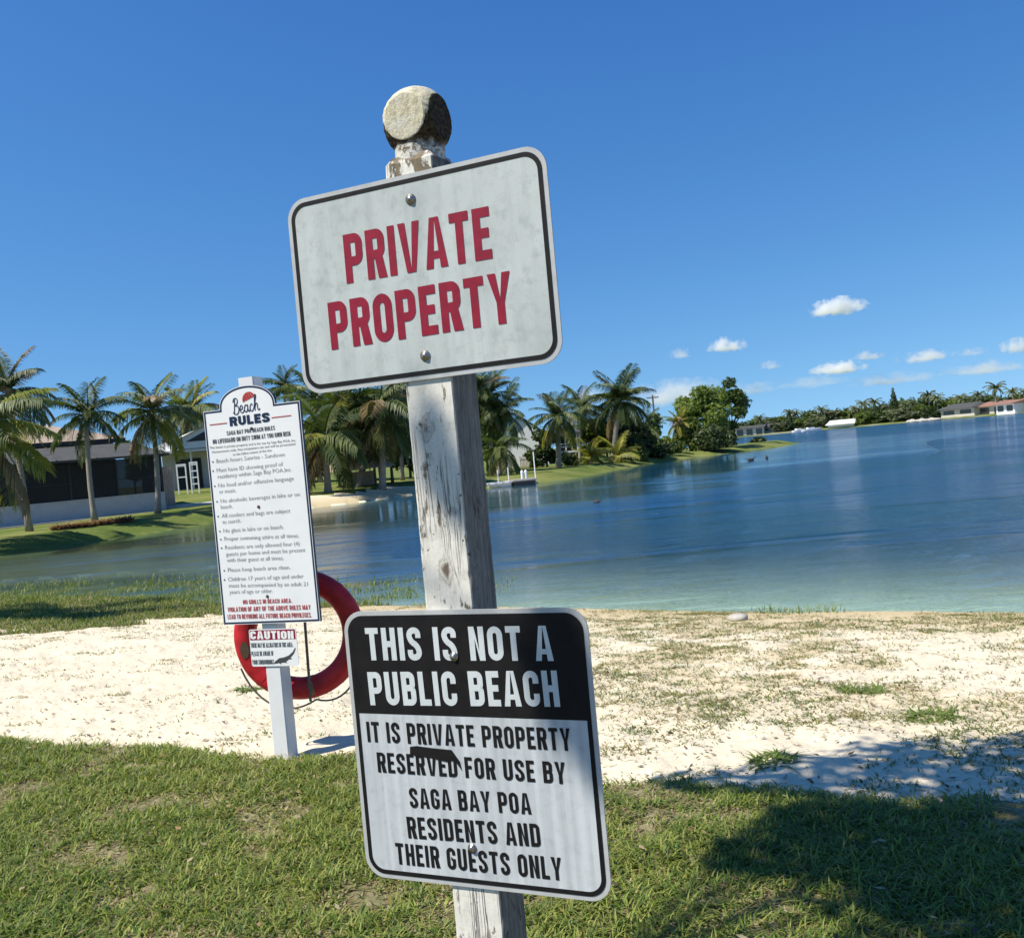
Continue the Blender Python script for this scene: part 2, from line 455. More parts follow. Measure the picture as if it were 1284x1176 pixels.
M['debris'] = foliage('beach_litter', 0, 0, .1, attr=True, rough=.9)

# ================================================================ TERRAIN
WZ = -0.5
LAKE = [(300, -60), (200, -50), (60, -8), (20, 4.2), (9, 8.0), (5.06, 9.72), (3.87, 10.5), (3.07, 10.8), (1.86, 11.6), (.45, 12.6),
        (-2.3, 14.4), (-4.6, 15.6), (-6.7, 17.7), (-11.5, 20.8), (-20, 23), (-30, 25), (-42, 29), (-40, 34), (-30, 34.5),
        (-19.7, 36.3), (-18.2, 37.2), (-16.6, 40), (-14.7, 46.2), (-12.8, 51.5), (-11.4, 53.7), (-9.0, 55.5), (-6.3, 60.3),
        (-3.4, 59.6), (-1.2, 59.6), (1.3, 60.8), (4.0, 63.0), (8.6, 75.3), (14.9, 89), (19, 93.5), (22.3, 96), (26, 101), (30, 105), (36.5, 120),
        (37.2, 128), (33, 131), (29, 126), (24.5, 128), (22, 150), (10, 220), (0, 300), (30, 335), (60, 348), (85, 350), (118, 332), (135, 302), (144, 267),
        (165, 240), (230, 190), (300, 120), (420, 20)]
LK = np.array(LAKE, float)


def sdf(x, y):               # distance to the shoreline, positive on land
    A = LK; B = np.roll(LK, -1, 0)
    best = np.full(x.shape, 1e9); ins = np.zeros(x.shape, bool)
    for (ax, ay), (bx, by) in zip(A, B):
        dx, dy = bx - ax, by - ay
        tt = np.clip(((x - ax) * dx + (y - ay) * dy) / (dx * dx + dy * dy), 0, 1)
        best = np.minimum(best, (x - ax - tt * dx) ** 2 + (y - ay - tt * dy) ** 2)
        if dy != 0:
            cr = ((ay > y) != (by > y)) & (x < dx * (y - ay) / dy + ax); ins ^= cr
    d = np.sqrt(best); return np.where(ins, -d, d)


LAWN_X = np.array([-60, -20, -8, -3.5, -2.4, -1.75, -1.03, -.4, .3, .7, 1.1, 1.5, 1.93, 4, 8, 30, 90])
LAWN_Y = np.array([30, 15, 8.9, 6.24, 5.75, 5.48, 5.22, 4.85, 4.47, 4.33, 4.12, 3.98, 3.82, 3.1, 1.8, -6, -30])
_gp = [gz(px, py, zz) for px, py, zz in ((0, 804, -.33), (60, 802, -.34), (120, 797, -.35), (200, 785, -.38), (280, 775, -.41), (360, 768, -.43), (470, 757, -.46))]
BANK_X = np.array([-70, -30] + [p[0] for p in _gp] + [-.8, 30]); BANK_Y = np.array([25, 18.5] + [p[1] for p in _gp] + [14.5, 60])
LEVEL_X = BANK_X; LEVEL_Y = BANK_Y


def near_region(x, y): return (y < 27 + 0 * x) & (x < 60)


def height(x, y, d=None):
    if d is None: d = sdf(x, y)
    wob = fbm(x * .8, y * .8, 3) - .5
    nr = near_region(x, y)
    dd = d + wob * .7 * sst(.0, 2, np.abs(d))
    near = WZ + .5 * np.clip(dd / 6.6, 0, 1) ** .85
    ly = np.interp(x, LAWN_X, LAWN_Y) + (fbm(x * 2.1, x * 0 + 3, 3) - .5) * .22 + (fbm(x * 9, y * 9, 2) - .5) * .10
    onlawn = y < ly
    near = near + np.where(onlawn, .02 + .02 * sst(0, .25, ly - y), 0)
    sandy = nr & ~onlawn & (d > 0)
    near = near + np.where(sandy, (fbm(x * 4.2, y * 4.2, 3) - .5) * .05 + (fbm(x * 11, y * 11, 2) - .5) * .022, 0) * sst(0, 1, d)
    near = near + np.where(onlawn, (fbm(x * 5, y * 5, 3) - .5) * .035, 0)
    far = WZ + .52 * sst(0, 2.6, d) + .25 * sst(6, 60, d) + 1.0 * np.exp(-((x + 24) ** 2 + (y - 74) ** 2) / 200.0) + wob * .10 * sst(0, 2, d)
    bedn = WZ + np.maximum(-2.6, d * .075 - .01)
    bedf = WZ + np.maximum(-2.6, d * .22 - .05)
    bed = np.where(y < 30, bedn, np.where((y < 45) & (x < -4), bedn * 0 + np.maximum(-1.1, d * .06 - .03) + WZ, bedf))
    land = np.where(nr, near, far)
    z = np.where(d >= 0, land, bed)
    rr = np.hypot(x, y)
    return np.where((rr > 500) & (d > 0), np.minimum(z, -.1), z)


th = np.concatenate([np.arange(-180, -40, 4.0), np.arange(-40, 40, .125), np.arange(40, 180.1, 4.0)])
rr = [.3]
while rr[-1] < 9000:
    r_ = rr[-1]
    k = 1.12 if r_ < 2.4 else 1.011 if r_ < 24 else 1.016 if r_ < 70 else 1.03 if r_ < 700 else 1.25
    rr.append(r_ * k)
rr = np.array(rr)
T_, R_ = np.meshgrid(np.radians(th), rr)
X = (np.sin(T_) * R_).ravel(); Y = (np.cos(T_) * R_).ravel()
D = sdf(X, Y); Z = height(X, Y, D)
nth, nr_ = len(th), len(rr)
ii = (np.arange(nr_ - 1)[:, None] * nth + np.arange(nth - 1)[None, :]).ravel()
Q = np.stack([ii, ii + 1, ii + nth + 1, ii + nth], 1)[:, ::-1]
fx, fy, fd = X[Q].mean(1), Y[Q].mean(1), D[Q].mean(1)
wobf = (fbm(fx * 9, fy * 9, 2) - .5) * .10
lyf = np.interp(fx, LAWN_X, LAWN_Y) + (fbm(fx * 2.1, fx * 0 + 3, 3) - .5) * .22 + wobf
bky = np.interp(fx, BANK_X, BANK_Y) + (fbm(fx * 1.3, fy * 1.3, 3) - .5) * 1.6
nrf = near_region(fx, fy)
is_bed = fd < 0
is_lawn = ~is_bed & nrf & (fy < lyf)
is_bank = ~is_bed & nrf & ~is_lawn & (fy > bky) & (fx < 0)
is_sand = ~is_bed & nrf & ~is_lawn & ~is_bank
is_fsand = ~is_bed & ~nrf & (fd < 1.5 + 1.2 * fbm(fx, fy, 2)) & (fx > -13) & (fx < -3.6) & (fy < 70)
is_far = ~is_bed & ~nrf & ~is_fsand
V = np.stack([X, Y, Z], 1)
damp = np.stack([sst(2.6, .2, D) * sst(0, 2.0, X + 60)] * 3, 1)       # wet sand by the waterline
_cl = fbm(X * .9 + 3, Y * 1.7, 4) * .65 + fbm(X * 4 + 30, Y * 6, 2) * .35
damp = np.maximum(damp, np.stack([.75 * sst(.46, .56, _cl) * sst(-.02, .14, X / np.maximum(Y, .5)) * sst(7, 3, D)] * 3, 1))      # thin dead grass cover
weed = sst(-3.2, -1.0, X - 0) * 0
weedbed = np.clip(sst(-1.0, -6.0, X) * sst(-14, -3.0, D) * (Y < 30) * (.55 + fbm(X * .8, Y * .8, 3)), 0, 1)
weedbed = np.maximum(weedbed, (Y > 30) * sst(-9, -1, D) * np.where((X > -13.5) & (X < -3) & (Y > 48) & (Y < 64), sst(-.6, -2.2, D), 1) * .9)


def sub(name, mask, mat, col=None):
    q = Q[mask]; u, inv = np.unique(q, return_inverse=True)
    me = np_mesh(name, V[u], inv.reshape(q.shape), mat, None if col is None else col[u], smooth=True)
    return tag(link(name, me), kind='structure')


sub('lawn', is_lawn, M['soil'])
sub('beach', is_sand, M['sand'], damp)
sub('far_beach', is_fsand, M['sand'], damp)
sub('shore_bank', is_bank, M['soil'])
sub('terrain', is_far, M['far_grass'])
sub('lake_bed', is_bed, M['bed'], np.stack([weedbed] * 3, 1))
# water
mw = fd < 1.2
q = Q[mw]; u, inv = np.unique(q, return_inverse=True)
dep = np.clip(WZ - Z[u], 0, 3)
dist_ = np.hypot(X[u], Y[u])
leftcalm = np.interp(X[u] / np.maximum(Y[u], 1), [-.55, -.10, .12, .25], [.12, .16, .65, 1.0]) * np.interp(Y[u], [0, 35, 55, 130, 170, 400], [1.1, 1.3, .6, .5, 1.3, 1.3]) * np.where(sdf(X[u], Y[u]) > -22, np.interp(Y[u], [45, 55, 110, 130], [1, .12, .12, 1]), 1)
body = np.clip(1 - np.exp(-dep * 2.5), 0, .985)
body = np.where((Y[u] > 26) , np.maximum(body, .9 * sst(26, 34, Y[u]) * sst(0.0, .5, dep)), body)
body = np.where(Y[u] < 30, np.minimum(body, np.interp(X[u], [-8, -1, 3], [.55, .80, .985])), body)
px__ = X[u] / np.maximum(Y[u], 1)
shelter = sst(.30, .22, px__) * sst(22, 36, Y[u]) * sst(135, 105, Y[u]); leftcalm = leftcalm * (1 - .93 * shelter)
wcol = np.stack([body, leftcalm * (.55 + .45 * sst(.0, .4, dep)), sst(-1, -9, X[u]) * sst(60, 40, Y[u]) * .9], 1)
me = np_mesh('water', np.stack([X[u], Y[u], np.full(len(u), WZ)], 1), inv.reshape(q.shape), M['water'], wcol, smooth=True)
tag(link('water', me), kind='structure')

# ================================================================ GRASS
def blades(name, px, py, pz, h, wd, lean, col, mat, seed, seg=3):
    """curved tapering blades rooted at points; h height, wd width, lean 0..1"""
    g = rng(seed); n = len(px)
    az = g.random(n) * 2 * np.pi; ta = az + np.pi / 2
    dirx, diry = np.cos(az), np.sin(az); wx, wy = np.cos(ta), np.sin(ta)
    vs = []; nper = seg * 2 + 1
    for k in range(seg + 1):
        s = k / seg
        out = lean * h * (s ** 1.7); up = h * (s - .35 * lean * s * s)
        cx = px + dirx * out; cy = py + diry * out; cz = pz + up
        ww = wd * (1 - s ** 1.6) * .5
        if k < seg:
            vs.append(np.stack([cx - wx * ww, cy - wy * ww, cz], 1)); vs.append(np.stack([cx + wx * ww, cy + wy * ww, cz], 1))
        else: vs.append(np.stack([cx, cy, cz], 1))
    Vv = np.stack(vs, 1).reshape(-1, 3)
    base = np.arange(n) * nper; tris = []
    for k in range(seg - 1):
        a = base + 2 * k; tris += [np.stack([a, a + 1, a + 3], 1), np.stack([a, a + 3, a + 2], 1)]
    a = base + 2 * (seg - 1); tris.append(np.stack([a, a + 1, a + 2], 1))
    me = np_mesh(name, Vv, np.concatenate(tris), mat, np.repeat(col, nper, 0))
    return link(name, me)


def lawn_edge(x, y):
    return np.interp(x, LAWN_X, LAWN_Y) + (fbm(x * 2.1, x * 0 + 3, 3) - .5) * .22 + (fbm(x * 9, y * 9, 2) - .5) * .10


def pick(cols, idx, g, j=.18):
    c = np.array(cols)[idx]; return np.clip(c * (1 + (g.random((len(idx), 1)) - .5) * 2 * j) * (1 + (g.random((len(idx), 3)) - .5) * .16), 0, 1)


g = rng(11)
N0 = 420000
r2 = 2.5 + g.random(N0) ** .8 * 7.0; a2 = np.radians(-38 + 76 * g.random(N0))
gx, gy = np.sin(a2) * r2, np.cos(a2) * r2
clump = fbm(gx * 3.2, gy * 3.2, 4); fine = fbm(gx * 14 + 40, gy * 14, 2); tone = fbm(gx * 1.0 + 9, gy * 1.0 + 4, 3)
dens = sst(.28, .47, clump * .6 + fine * .4)
keep = (gy < lawn_edge(gx, gy) + .05 + .12 * (g.random(N0) - .3)) & (g.random(N0) < (.10 + .90 * dens))
gx, gy, clump, fine, tone = gx[keep], gy[keep], clump[keep], fine[keep], tone[keep]
n = len(gx); dd = np.hypot(gx, gy)
u_ = g.random(n); dry = (u_ < .20 + .45 * sst(.50, .36, clump))
idx = np.where(dry, 4 + (g.random(n) * 2.99).astype(int), np.minimum(3, (g.random(n) * 4 * (.66 + tone)).astype(int)))
PAL = [(.085, .140, .028), (.14, .20, .034), (.21, .26, .045), (.30, .32, .075), (.36, .31, .15), (.44, .37, .22), (.26, .19, .10)]
col = pick(PAL, idx, g)
h = (.022 + .034 * g.random(n)) * (.55 + .95 * clump) * np.where(dry, .7, 1.1)
lean = np.where(dry, 1.0 + g.random(n) * 1.2, .4 + g.random(n) * 1.3)
o = blades('lawn_grass', gx, gy, height(gx, gy) - .004, h, .0055 + .0055 * g.random(n) , lean, col, M['blade'], 3, 3)
tag(o, 'green and dry yellow lawn grass in the foreground below the signs', 'grass', kind='stuff')

# bank reeds on the left by the water
g = rng(12); N0 = 200000
gx = -16 + 17.5 * g.random(N0); gy = 12.5 + 11 * g.random(N0)
d_ = sdf(gx, gy); bk = np.interp(gx, BANK_X, BANK_Y) + (fbm(gx * 1.3, gy * 1.3, 3) - .5) * 1.6
cl = fbm(gx * 1.6, gy * 1.6, 3)
pr_ = np.where(d_ > 0, 1.0, sst(-3.4, 0, d_) * .6 * sst(.30, .50, cl)) * sst(1.0, -1.5, gx)
keep = (gy > bk - .1) & (d_ > -3.4) & (g.random(N0) < pr_ * .75)
gx, gy, cl, d_ = gx[keep], gy[keep], cl[keep], d_[keep]; n = len(gx)
idx = np.minimum(4, (g.random(n) * 5 * (.4 + cl)).astype(int))
col = pick([(.085, .13, .025), (.12, .165, .03), (.17, .21, .045), (.23, .25, .07), (.33, .28, .13)], idx, g)
zz = np.where(d_ > 0, height(gx, gy, d_), WZ - .02)
o = blades('bank_grass', gx, gy, zz, np.where(d_ > 0, .03 + .07 * g.random(n), .05 + .08 * g.random(n)), .010 + .008 * g.random(n), .3 + 1.0 * g.random(n), col, M['blade'], 4, 2)
tag(o, 'tall green grass and reeds along the near left water edge', 'grass', kind='stuff')

# a few reeds and tufts along the waterline to the right
g = rng(13); cx_ = g.random(900); sx_ = -1.5 + 8 * cx_ ; 
sy_ = np.interp(sx_, [-2.3, .45, 1.86, 3.07, 3.87, 5.06, 9], [14.4, 12.6, 11.6, 10.8, 10.5, 9.72, 8.0])
keep = (fbm(sx_ * 1.6, sx_ * 0 + 7, 3) > .56) & (g.random(900) < .35)
sx_, sy_ = sx_[keep], sy_[keep]
bx = np.repeat(sx_, 6) + (g.random(len(sx_) * 6) - .5) * .35; by = np.repeat(sy_, 6) + (g.random(len(sx_) * 6) - .55) * .5
n = len(bx); idx = (g.random(n) * 4).astype(int)
col = pick([(.10, .15, .03), (.16, .20, .05), (.30, .27, .12), (.22, .24, .08)], idx, g)
o = blades('shoreline_reeds', bx, by, np.maximum(height(bx, by), WZ) - .01, .04 + .10 * g.random(n), .008 + .006 * g.random(n), .3 + .8 * g.random(n), col, M['blade'], 5, 2)
tag(o, 'thin dry reeds along the sandy waterline', 'reeds', kind='stuff')

# tufts of weed over the sand
g = rng(14); N0 = 26000
tx = -13 + 23 * g.random(N0); ty = 3.3 + 15 * g.random(N0)
d_ = sdf(tx, ty)
cl = fbm(tx * .9 + 3, ty * 1.7, 4); cl2 = fbm(tx * 4 + 30, ty * 6, 2)
px_ = tx / ty
right = sst(-.02, .14, px_); shore = sst(6.0, 2.2, d_)
pr_ = sst(.47, .55, cl * .65 + cl2 * .35) * (.06 + .10 * sst(-.3, -.1, px_) + right * (.8 + 2.4 * shore)) + .006 + right * shore * .12 + .08 * shore
keep = (ty > lawn_edge(tx, ty)) & (d_ > .1) & (g.random(N0) < pr_ * 1.0) & ((tx > 0) | (ty < np.interp(tx, BANK_X, BANK_Y)))
tx, ty, cl2 = tx[keep], ty[keep], cl2[keep]; nt_ = len(tx)
per = 34
bx = np.repeat(tx, per); by = np.repeat(ty, per); n = len(bx)
sp = np.repeat(.06 + .15 * g.random(nt_) ** 1.5, per); a = g.random(n) * 6.28; q_ = np.sqrt(g.random(n))
bx = bx + np.cos(a) * sp * q_ * 1.5; by = by + np.sin(a) * sp * q_
idx = np.clip((np.repeat(g.random(nt_) * 4, per) + g.random(n) * 2 - .5).astype(int), 0, 5)
col = pick([(.09, .135, .028), (.13, .165, .04), (.19, .20, .06), (.26, .23, .09), (.30, .22, .11), (.20, .12, .06)], idx, g)
o = blades('beach_weeds', bx, by, height(bx, by) - .006, .012 + .034 * g.random(n), .005 + .007 * g.random(n), .7 + 1.5 * g.random(n), col, M['blade'], 6, 2)
tag(o, 'scattered creeping weeds and dry stalks on the white sand', 'weeds', kind='stuff')

# litter: flat brown leaf scraps on sand and lawn
g = rng(15); N0 = 50000
tx = -9 + 18 * g.random(N0); ty = 2.8 + 12 * g.random(N0) ** 1.3
d_ = sdf(tx, ty); cl = fbm(tx * 1.3 + 3, ty * 2.4, 3)
keep = (d_ > .2) & (g.random(N0) < np.where(ty > lawn_edge(tx, ty), sst(.35, .6, cl) * .55 + .05, .10))
tx, ty = tx[keep], ty[keep]; n = len(tx)
L_ = .006 + .018 * g.random(n) ** 2; Wd = L_ * (.3 + .3 * g.random(n)); a = g.random(n) * 6.28
cx, sy = np.cos(a), np.sin(a); z0 = height(tx, ty) + .006 + np.where(ty < lawn_edge(tx, ty), .03, 0)
tl = (g.random(n) - .5) * .02
pts = []
for du, dv, dz in ((-1, 0, -.3), (-.2, -1, .5), (1, 0, 1), (-.1, 1, .2)):
    pts.append(np.stack([tx + cx * L_ * du - sy * Wd * dv, ty + sy * L_ * du + cx * Wd * dv, z0 + tl * dz + .003], 1))
Vv = np.stack(pts, 1).reshape(-1, 3); b = np.arange(n) * 4
col = pick([(.16, .10, .05), (.26, .17, .08), (.08, .05, .03), (.34, .27, .16)], (g.random(n) * 4).astype(int), g)
o = link('leaf_litter', np_mesh('leaf_litter', Vv, np.stack([b, b + 1, b + 2, b + 3], 1), M['debris'], np.repeat(col, 4, 0)))
tag(o, 'small brown leaf scraps scattered over the sand and grass', 'leaf litter', kind='stuff')


def rock(name, p, s, seed, label, cat, group=None):
    bm = MB(); g = rng(seed); vs = []; n1_, n2_ = 7, 12
    for i in range(n1_):
        ph = math.pi * i / (n1_ - 1)
        for k in range(n2_):
            a = 2 * math.pi * k / n2_; q = 1 + .22 * (g.random() - .5)
            vs.append((s[0] * math.sin(ph) * math.cos(a) * q, s[1] * math.sin(ph) * math.sin(a) * q, s[2] * math.cos(ph) * q))
    fs = [(i * n2_ + k, i * n2_ + (k + 1) % n2_, (i + 1) * n2_ + (k + 1) % n2_, (i + 1) * n2_ + k) for i in range(n1_ - 1) for k in range(n2_)]
    bm.add(vs, fs); o = bm.build(name, M['rock'], smooth=True, loc=p); return tag(o, label, cat, group)


p = gz(926, 779, -.42); rock('rock', (p[0], p[1], height(np.array([p[0]]), np.array([p[1]]))[0] + .03), (.11, .09, .05), 3, 'pale grey rock lying on the sand near the waterline', 'rock')

# leafy weed plants standing alone on the sand
def weed_plant(px, py, s, label, seed, c=((.10, .17, .03), (.22, .26, .06))):
    p = gz(px, py, -.08); g = rng(seed); n = 130
    a = g.random(n) * 6.28; rr_ = s * .85 * np.sqrt(g.random(n)); x = p[0] + np.cos(a) * rr_; y = p[1] + np.sin(a) * rr_
    f = g.random((n, 1)); col = np.array(c[0]) * f + np.array(c[1]) * (1 - f)
    o = blades('weed_plant', x, y, height(x, y) - .01, s * (.22 + .35 * g.random(n)), .012 + .008 * g.random(n), 1.0 + 1.6 * g.random(n), col, M['blade'], seed + 50, 3)
    tag(o, label, 'weed', 'single weeds on the sand')


weed_plant(970, 972, .13, 'bright green weed on the sand just above the tree shadow', 71)
weed_plant(1082, 855, .17, 'flat bright green weed patch in the middle of the sand', 72)
weed_plant(1165, 896, .15, 'olive weed tuft on bare white sand right of centre', 73)
weed_plant(312, 868, .12, 'green weed tuft on the sand left of the beach rules post', 74)

# ================================================================ LETTERING
def rpoly(pts, rad, closed=False, seg=6):
    """polyline with rounded corners; rad per point (0 = sharp)"""
    out = []; n = len(pts)
    for i in range(n):
        p = np.array(pts[i], float); r = rad[i] if hasattr(rad, '__len__') else rad
        if r == 0 or (not closed and i in (0, n - 1)): out.append(p); continue
        a = np.array(pts[i - 1], float); b = np.array(pts[(i + 1) % n], float)
        da = (a - p); la = np.linalg.norm(da); da /= la; db = b - p; lb = np.linalg.norm(db); db /= lb
        r = min(r, la * .5 if True else r, lb * .5)
        for k in range(seg + 1):
            s = k / seg
            q = (1 - s) ** 2 * (p + da * r) + 2 * s * (1 - s) * (p + (da + db) * r * .12) + s * s * (p + db * r)
            out.append(q)
    return out


def ribbon(pts, t, closed=False):
    P = [np.array(p, float) for p in pts]; n = len(P); L = []; Rr = []
    for i in range(n):
        if closed: a, b = P[i - 1], P[(i + 1) % n]
        else: a, b = P[max(i - 1, 0)], P[min(i + 1, n - 1)]
        d1 = P[i] - a; d2 = b - P[i]
        if np.linalg.norm(d1) < 1e-9: d1 = d2
        if np.linalg.norm(d2) < 1e-9: d2 = d1
        d1 = d1 / np.linalg.norm(d1); d2 = d2 / np.linalg.norm(d2)
        n1 = np.array([-d1[1], d1[0]]); n2 = np.array([-d2[1], d2[0]]); m = n1 + n2; m /= np.linalg.norm(m) + 1e-9
        k = 1 / max(.45, m @ n1); L.append(P[i] + m * k * t / 2); Rr.append(P[i] - m * k * t / 2)
    qs = []
    for i in range(n if closed else n - 1):
        j = (i + 1) % n; qs.append([Rr[i], Rr[j], L[j], L[i]])
    return qs


def glyph(ch, t=.17, w=.47):
    """condensed highway style capital, height 1; returns (advance, polygons)"""
    h = t / 2; P = []
    st = lambda pts, rad=0, cl=False: P.extend(ribbon(rpoly(pts, rad, cl), t, cl))
    bx = lambda x0, y0, x1, y1: P.append([(x0, y0), (x1, y0), (x1, y1), (x0, y1)])
    pg = lambda *p: P.append(list(p))
    r = .20
    if ch == 'I': bx(0, 0, t, 1); return t, P
    if ch == 'T': w *= .95; bx(0, 1 - t, w, 1); bx(w / 2 - h, 0, w / 2 + h, 1 - t)
    elif ch == 'H': bx(0, 0, t, 1); bx(w - t, 0, w, 1); bx(t, .5 - h, w - t, .5 + h)
    elif ch in 'EF':
        w *= .84; bx(0, 0, t, 1); bx(t, 1 - t, w, 1); bx(t, .51 - h, w * .9, .51 + h)
        if ch == 'E': bx(t, 0, w, t)
    elif ch == 'L': w *= .82; bx(0, 0, t, 1); bx(t, 0, w, t)
    elif ch in 'PR':
        bx(0, 0, t, 1); lo = .44 if ch == 'P' else .49
        st([(t, 1 - h), (w - h, 1 - h), (w - h, lo), (t, lo)], [0, r, r, 0])
        if ch == 'R': pg((w * .42, lo), (w - t * 1.12, 0), (w + .02, 0), (w * .42 + t * 1.12, lo))
    elif ch == 'B':
        bx(0, 0, t, 1); st([(t, 1 - h), (w - h - .01, 1 - h), (w - h - .01, .52), (t, .52)], [0, r, r, 0]); st([(t, .52), (w - h, .52), (w - h, h), (t, h)], [0, r, r, 0])
    elif ch == 'D': bx(0, 0, t, 1); st([(t, 1 - h), (w - h, 1 - h), (w - h, h), (t, h)], [0, r * 1.1, r * 1.1, 0])
    elif ch == 'O': st([(h, h), (w - h, h), (w - h, 1 - h), (h, 1 - h)], r * 1.2, True)
    elif ch == 'Q': st([(h, h), (w - h, h), (w - h, 1 - h), (h, 1 - h)], r * 1.2, True); pg((w * .5, .25), (w - t, -.05), (w, -.02), (w * .5 + t, .3))
    elif ch == 'C': st([(w - h, .64), (w - h, 1 - h), (h, 1 - h), (h, h), (w - h, h), (w - h, .36)], [0, r * 1.2, r * 1.2, r * 1.2, r * 1.2, 0])
    elif ch == 'G': st([(w - h, .66), (w - h, 1 - h), (h, 1 - h), (h, h), (w - h, h), (w - h, .50)], [0, r * 1.2, r * 1.2, r * 1.2, r * 1.2, 0]); bx(w * .5, .42, w - t, .42 + t * .9)
    elif ch == 'U': st([(h, 1), (h, h), (w - h, h), (w - h, 1)], [0, r * 1.2, r * 1.2, 0])
    elif ch == 'J': st([(h, .3), (h, h), (w - h, h), (w - h, 1)], [0, r * 1.2, r * 1.2, 0])
    elif ch == 'S': st([(w - h, .68), (w - h, 1 - h), (h, 1 - h), (h, .60), (w - h, .42), (w - h, h), (h, h), (h, .32)], [0, r, r, r, r, r, r, 0])
    elif ch == 'N': bx(0, 0, t, 1); bx(w - t, 0, w, 1); pg((t, 1), (t * .9, .78 - t * .2), (w - t, 0), (w - t, .22 + t * .3))
    elif ch == 'M': w = w * 1.28; bx(0, 0, t, 1); bx(w - t, 0, w, 1); pg((t, 1), (t, .62), (w / 2 - t * .35, .08), (w / 2, .42)); pg((w - t, 1), (w / 2, .42), (w / 2 + t * .35, .08), (w - t, .62)); pg((w / 2 - t * .35, .08), (w / 2 + t * .35, .08), (w / 2, .42))
    elif ch == 'A': w = w * 1.12; pg((0, 0), (t, 0), (w / 2 + .005, 1), (w / 2 - t * .62, 1)); pg((w, 0), (w / 2 + t * .62, 1), (w / 2 + .005, 1), (w - t, 0)); bx(w * .26, .19, w * .74, .19 + t * .8)
    elif ch == 'V': w = w * 1.12; pg((0, 1), (w / 2 - t * .62, 0), (w / 2 + .005, 0), (t, 1)); pg((w, 1), (w - t, 1), (w / 2, 0), (w / 2 + t * .62, 0))
    elif ch == 'W':
        w = w * 1.5; q = w / 4
        for k, (x0, x1) in enumerate(((0, q), (2 * q, q), (2 * q, 3 * q), (4 * q, 3 * q))):
            pg((x0 - (0 if k == 0 else h if k < 3 else t), 1), (x1 - h, 0), (x1 + h, 0), (x0 + (t if k == 0 else h if k < 3 else 0), 1))
    elif ch == 'Y': w = w * 1.08; bx(w / 2 - h, 0, w / 2 + h, .42); pg((0, 1), (w / 2 - h, .42), (w / 2 + .01, .42), (t * 1.05, 1)); pg((w, 1), (w - t * 1.05, 1), (w / 2 - .01, .42), (w / 2 + h, .42))
    elif ch == 'K': bx(0, 0, t, 1); pg((t, .35), (t, .60), (w - t * 1.1, 1), (w, 1)); pg((w * .42, .62), (w - t * 1.1, 0), (w + .02, 0), (w * .62, .75))
    elif ch == 'Z': bx(0, 0, w, t); bx(0, 1 - t, w, 1); pg((0, t), (t, t), (w, 1 - t), (w - t, 1 - t))
    elif ch == '.': bx(0, 0, t, t); return t, P
    elif ch == '&': return glyph('B', t, w)
    return w, P


def caps(mb, text, x0, y0, x1, y1, hgt, y=-.001, t=.17, gap=.11, space=.26, w=.47):
    """capitals fitted between two baseline points of the sign plane (x0,y0)-(x1,y1)"""
    pos = []; x = 0
    for i, ch in enumerate(text):
        if ch == ' ': x += space; continue
        adv, P = glyph(ch, t, w); pos.append((x, P)); x += adv + (gap if i < len(text) - 1 else 0)
    k = math.hypot(x1 - x0, y1 - y0) / x; an = math.atan2(y1 - y0, x1 - x0); ca, sa = math.cos(an), math.sin(an); c = 0
    for ox, P in pos:
        for poly in P:
            c += 1; yy = y - .00001 * (c % 9)
            pts = []
            for u, v in poly:
                U = (ox + u) * k; Vv = v * hgt; pts.append((x0 + U * ca - Vv * sa, yy, y0 + U * sa + Vv * ca))
            mb.add(pts, [tuple(range(len(pts)))])


def ttext(mb, text, x0, y0, x1, y1, hgt, y=-.001):
    cu = bpy.data.curves.new('text', 'FONT'); cu.body = text; cu.size = 1; cu.resolution_u = 2; cu.fill_mode = 'FRONT'
    ob = bpy.data.objects.new('text', cu); COL.objects.link(ob); bpy.context.view_layer.update()
    me = bpy.data.meshes.new_from_object(ob); vs = np.array([v.co[:] for v in me.vertices])
    k = math.hypot(x1 - x0, y1 - y0) / (vs[:, 0].max() - vs[:, 0].min()); an = math.atan2(y1 - y0, x1 - x0); ca, sa = math.cos(an), math.sin(an)
    U = (vs[:, 0] - vs[:, 0].min()) * k; Vv = vs[:, 1] * hgt / .7
    mb.add(np.stack([x0 + U * ca - Vv * sa, np.full(len(U), y), y0 + U * sa + Vv * ca], 1), [tuple(p.vertices) for p in me.polygons])
    bpy.data.objects.remove(ob); bpy.data.curves.remove(cu); bpy.data.meshes.remove(me)


def rrect(x0, z0, x1, z1, r, seg=8):
    out = []
    for cx, cz, a0 in ((x1 - r, z0 + r, -90), (x1 - r, z1 - r, 0), (x0 + r, z1 - r, 90), (x0 + r, z0 + r, 180)):
        for k in range(seg + 1):
            a = R(a0 + 90 * k / seg); out.append((cx + r * math.cos(a), cz + r * math.sin(a)))
    return out


def ringface(mb, A, B, y):
    n = len(A); b = [(u, y, v) for u, v in A] + [(u, y, v) for u, v in B]
    mb.add(b, [(i, (i + 1) % n, n + (i + 1) % n, n + i) for i in range(n)])


def flat(mb, pts, y): mb.add([(u, y, v) for u, v in pts], [tuple(range(len(pts)))])


def inset(pts, d):
    n = len(pts); out = []
    for i in range(n):
        a, p, b = (np.array(pts[(i + k) % n], float) for k in (-1, 0, 1))
        d1 = p - a; d2 = b - p; d1 /= np.linalg.norm(d1) + 1e-9; d2 /= np.linalg.norm(d2) + 1e-9
        m = np.array([-d1[1], d1[0]]) + np.array([-d2[1], d2[0]]); m /= np.linalg.norm(m) + 1e-9
        out.append(tuple(p + m * d / max(.5, m @ np.array([-d1[1], d1[0]]))))
    return out


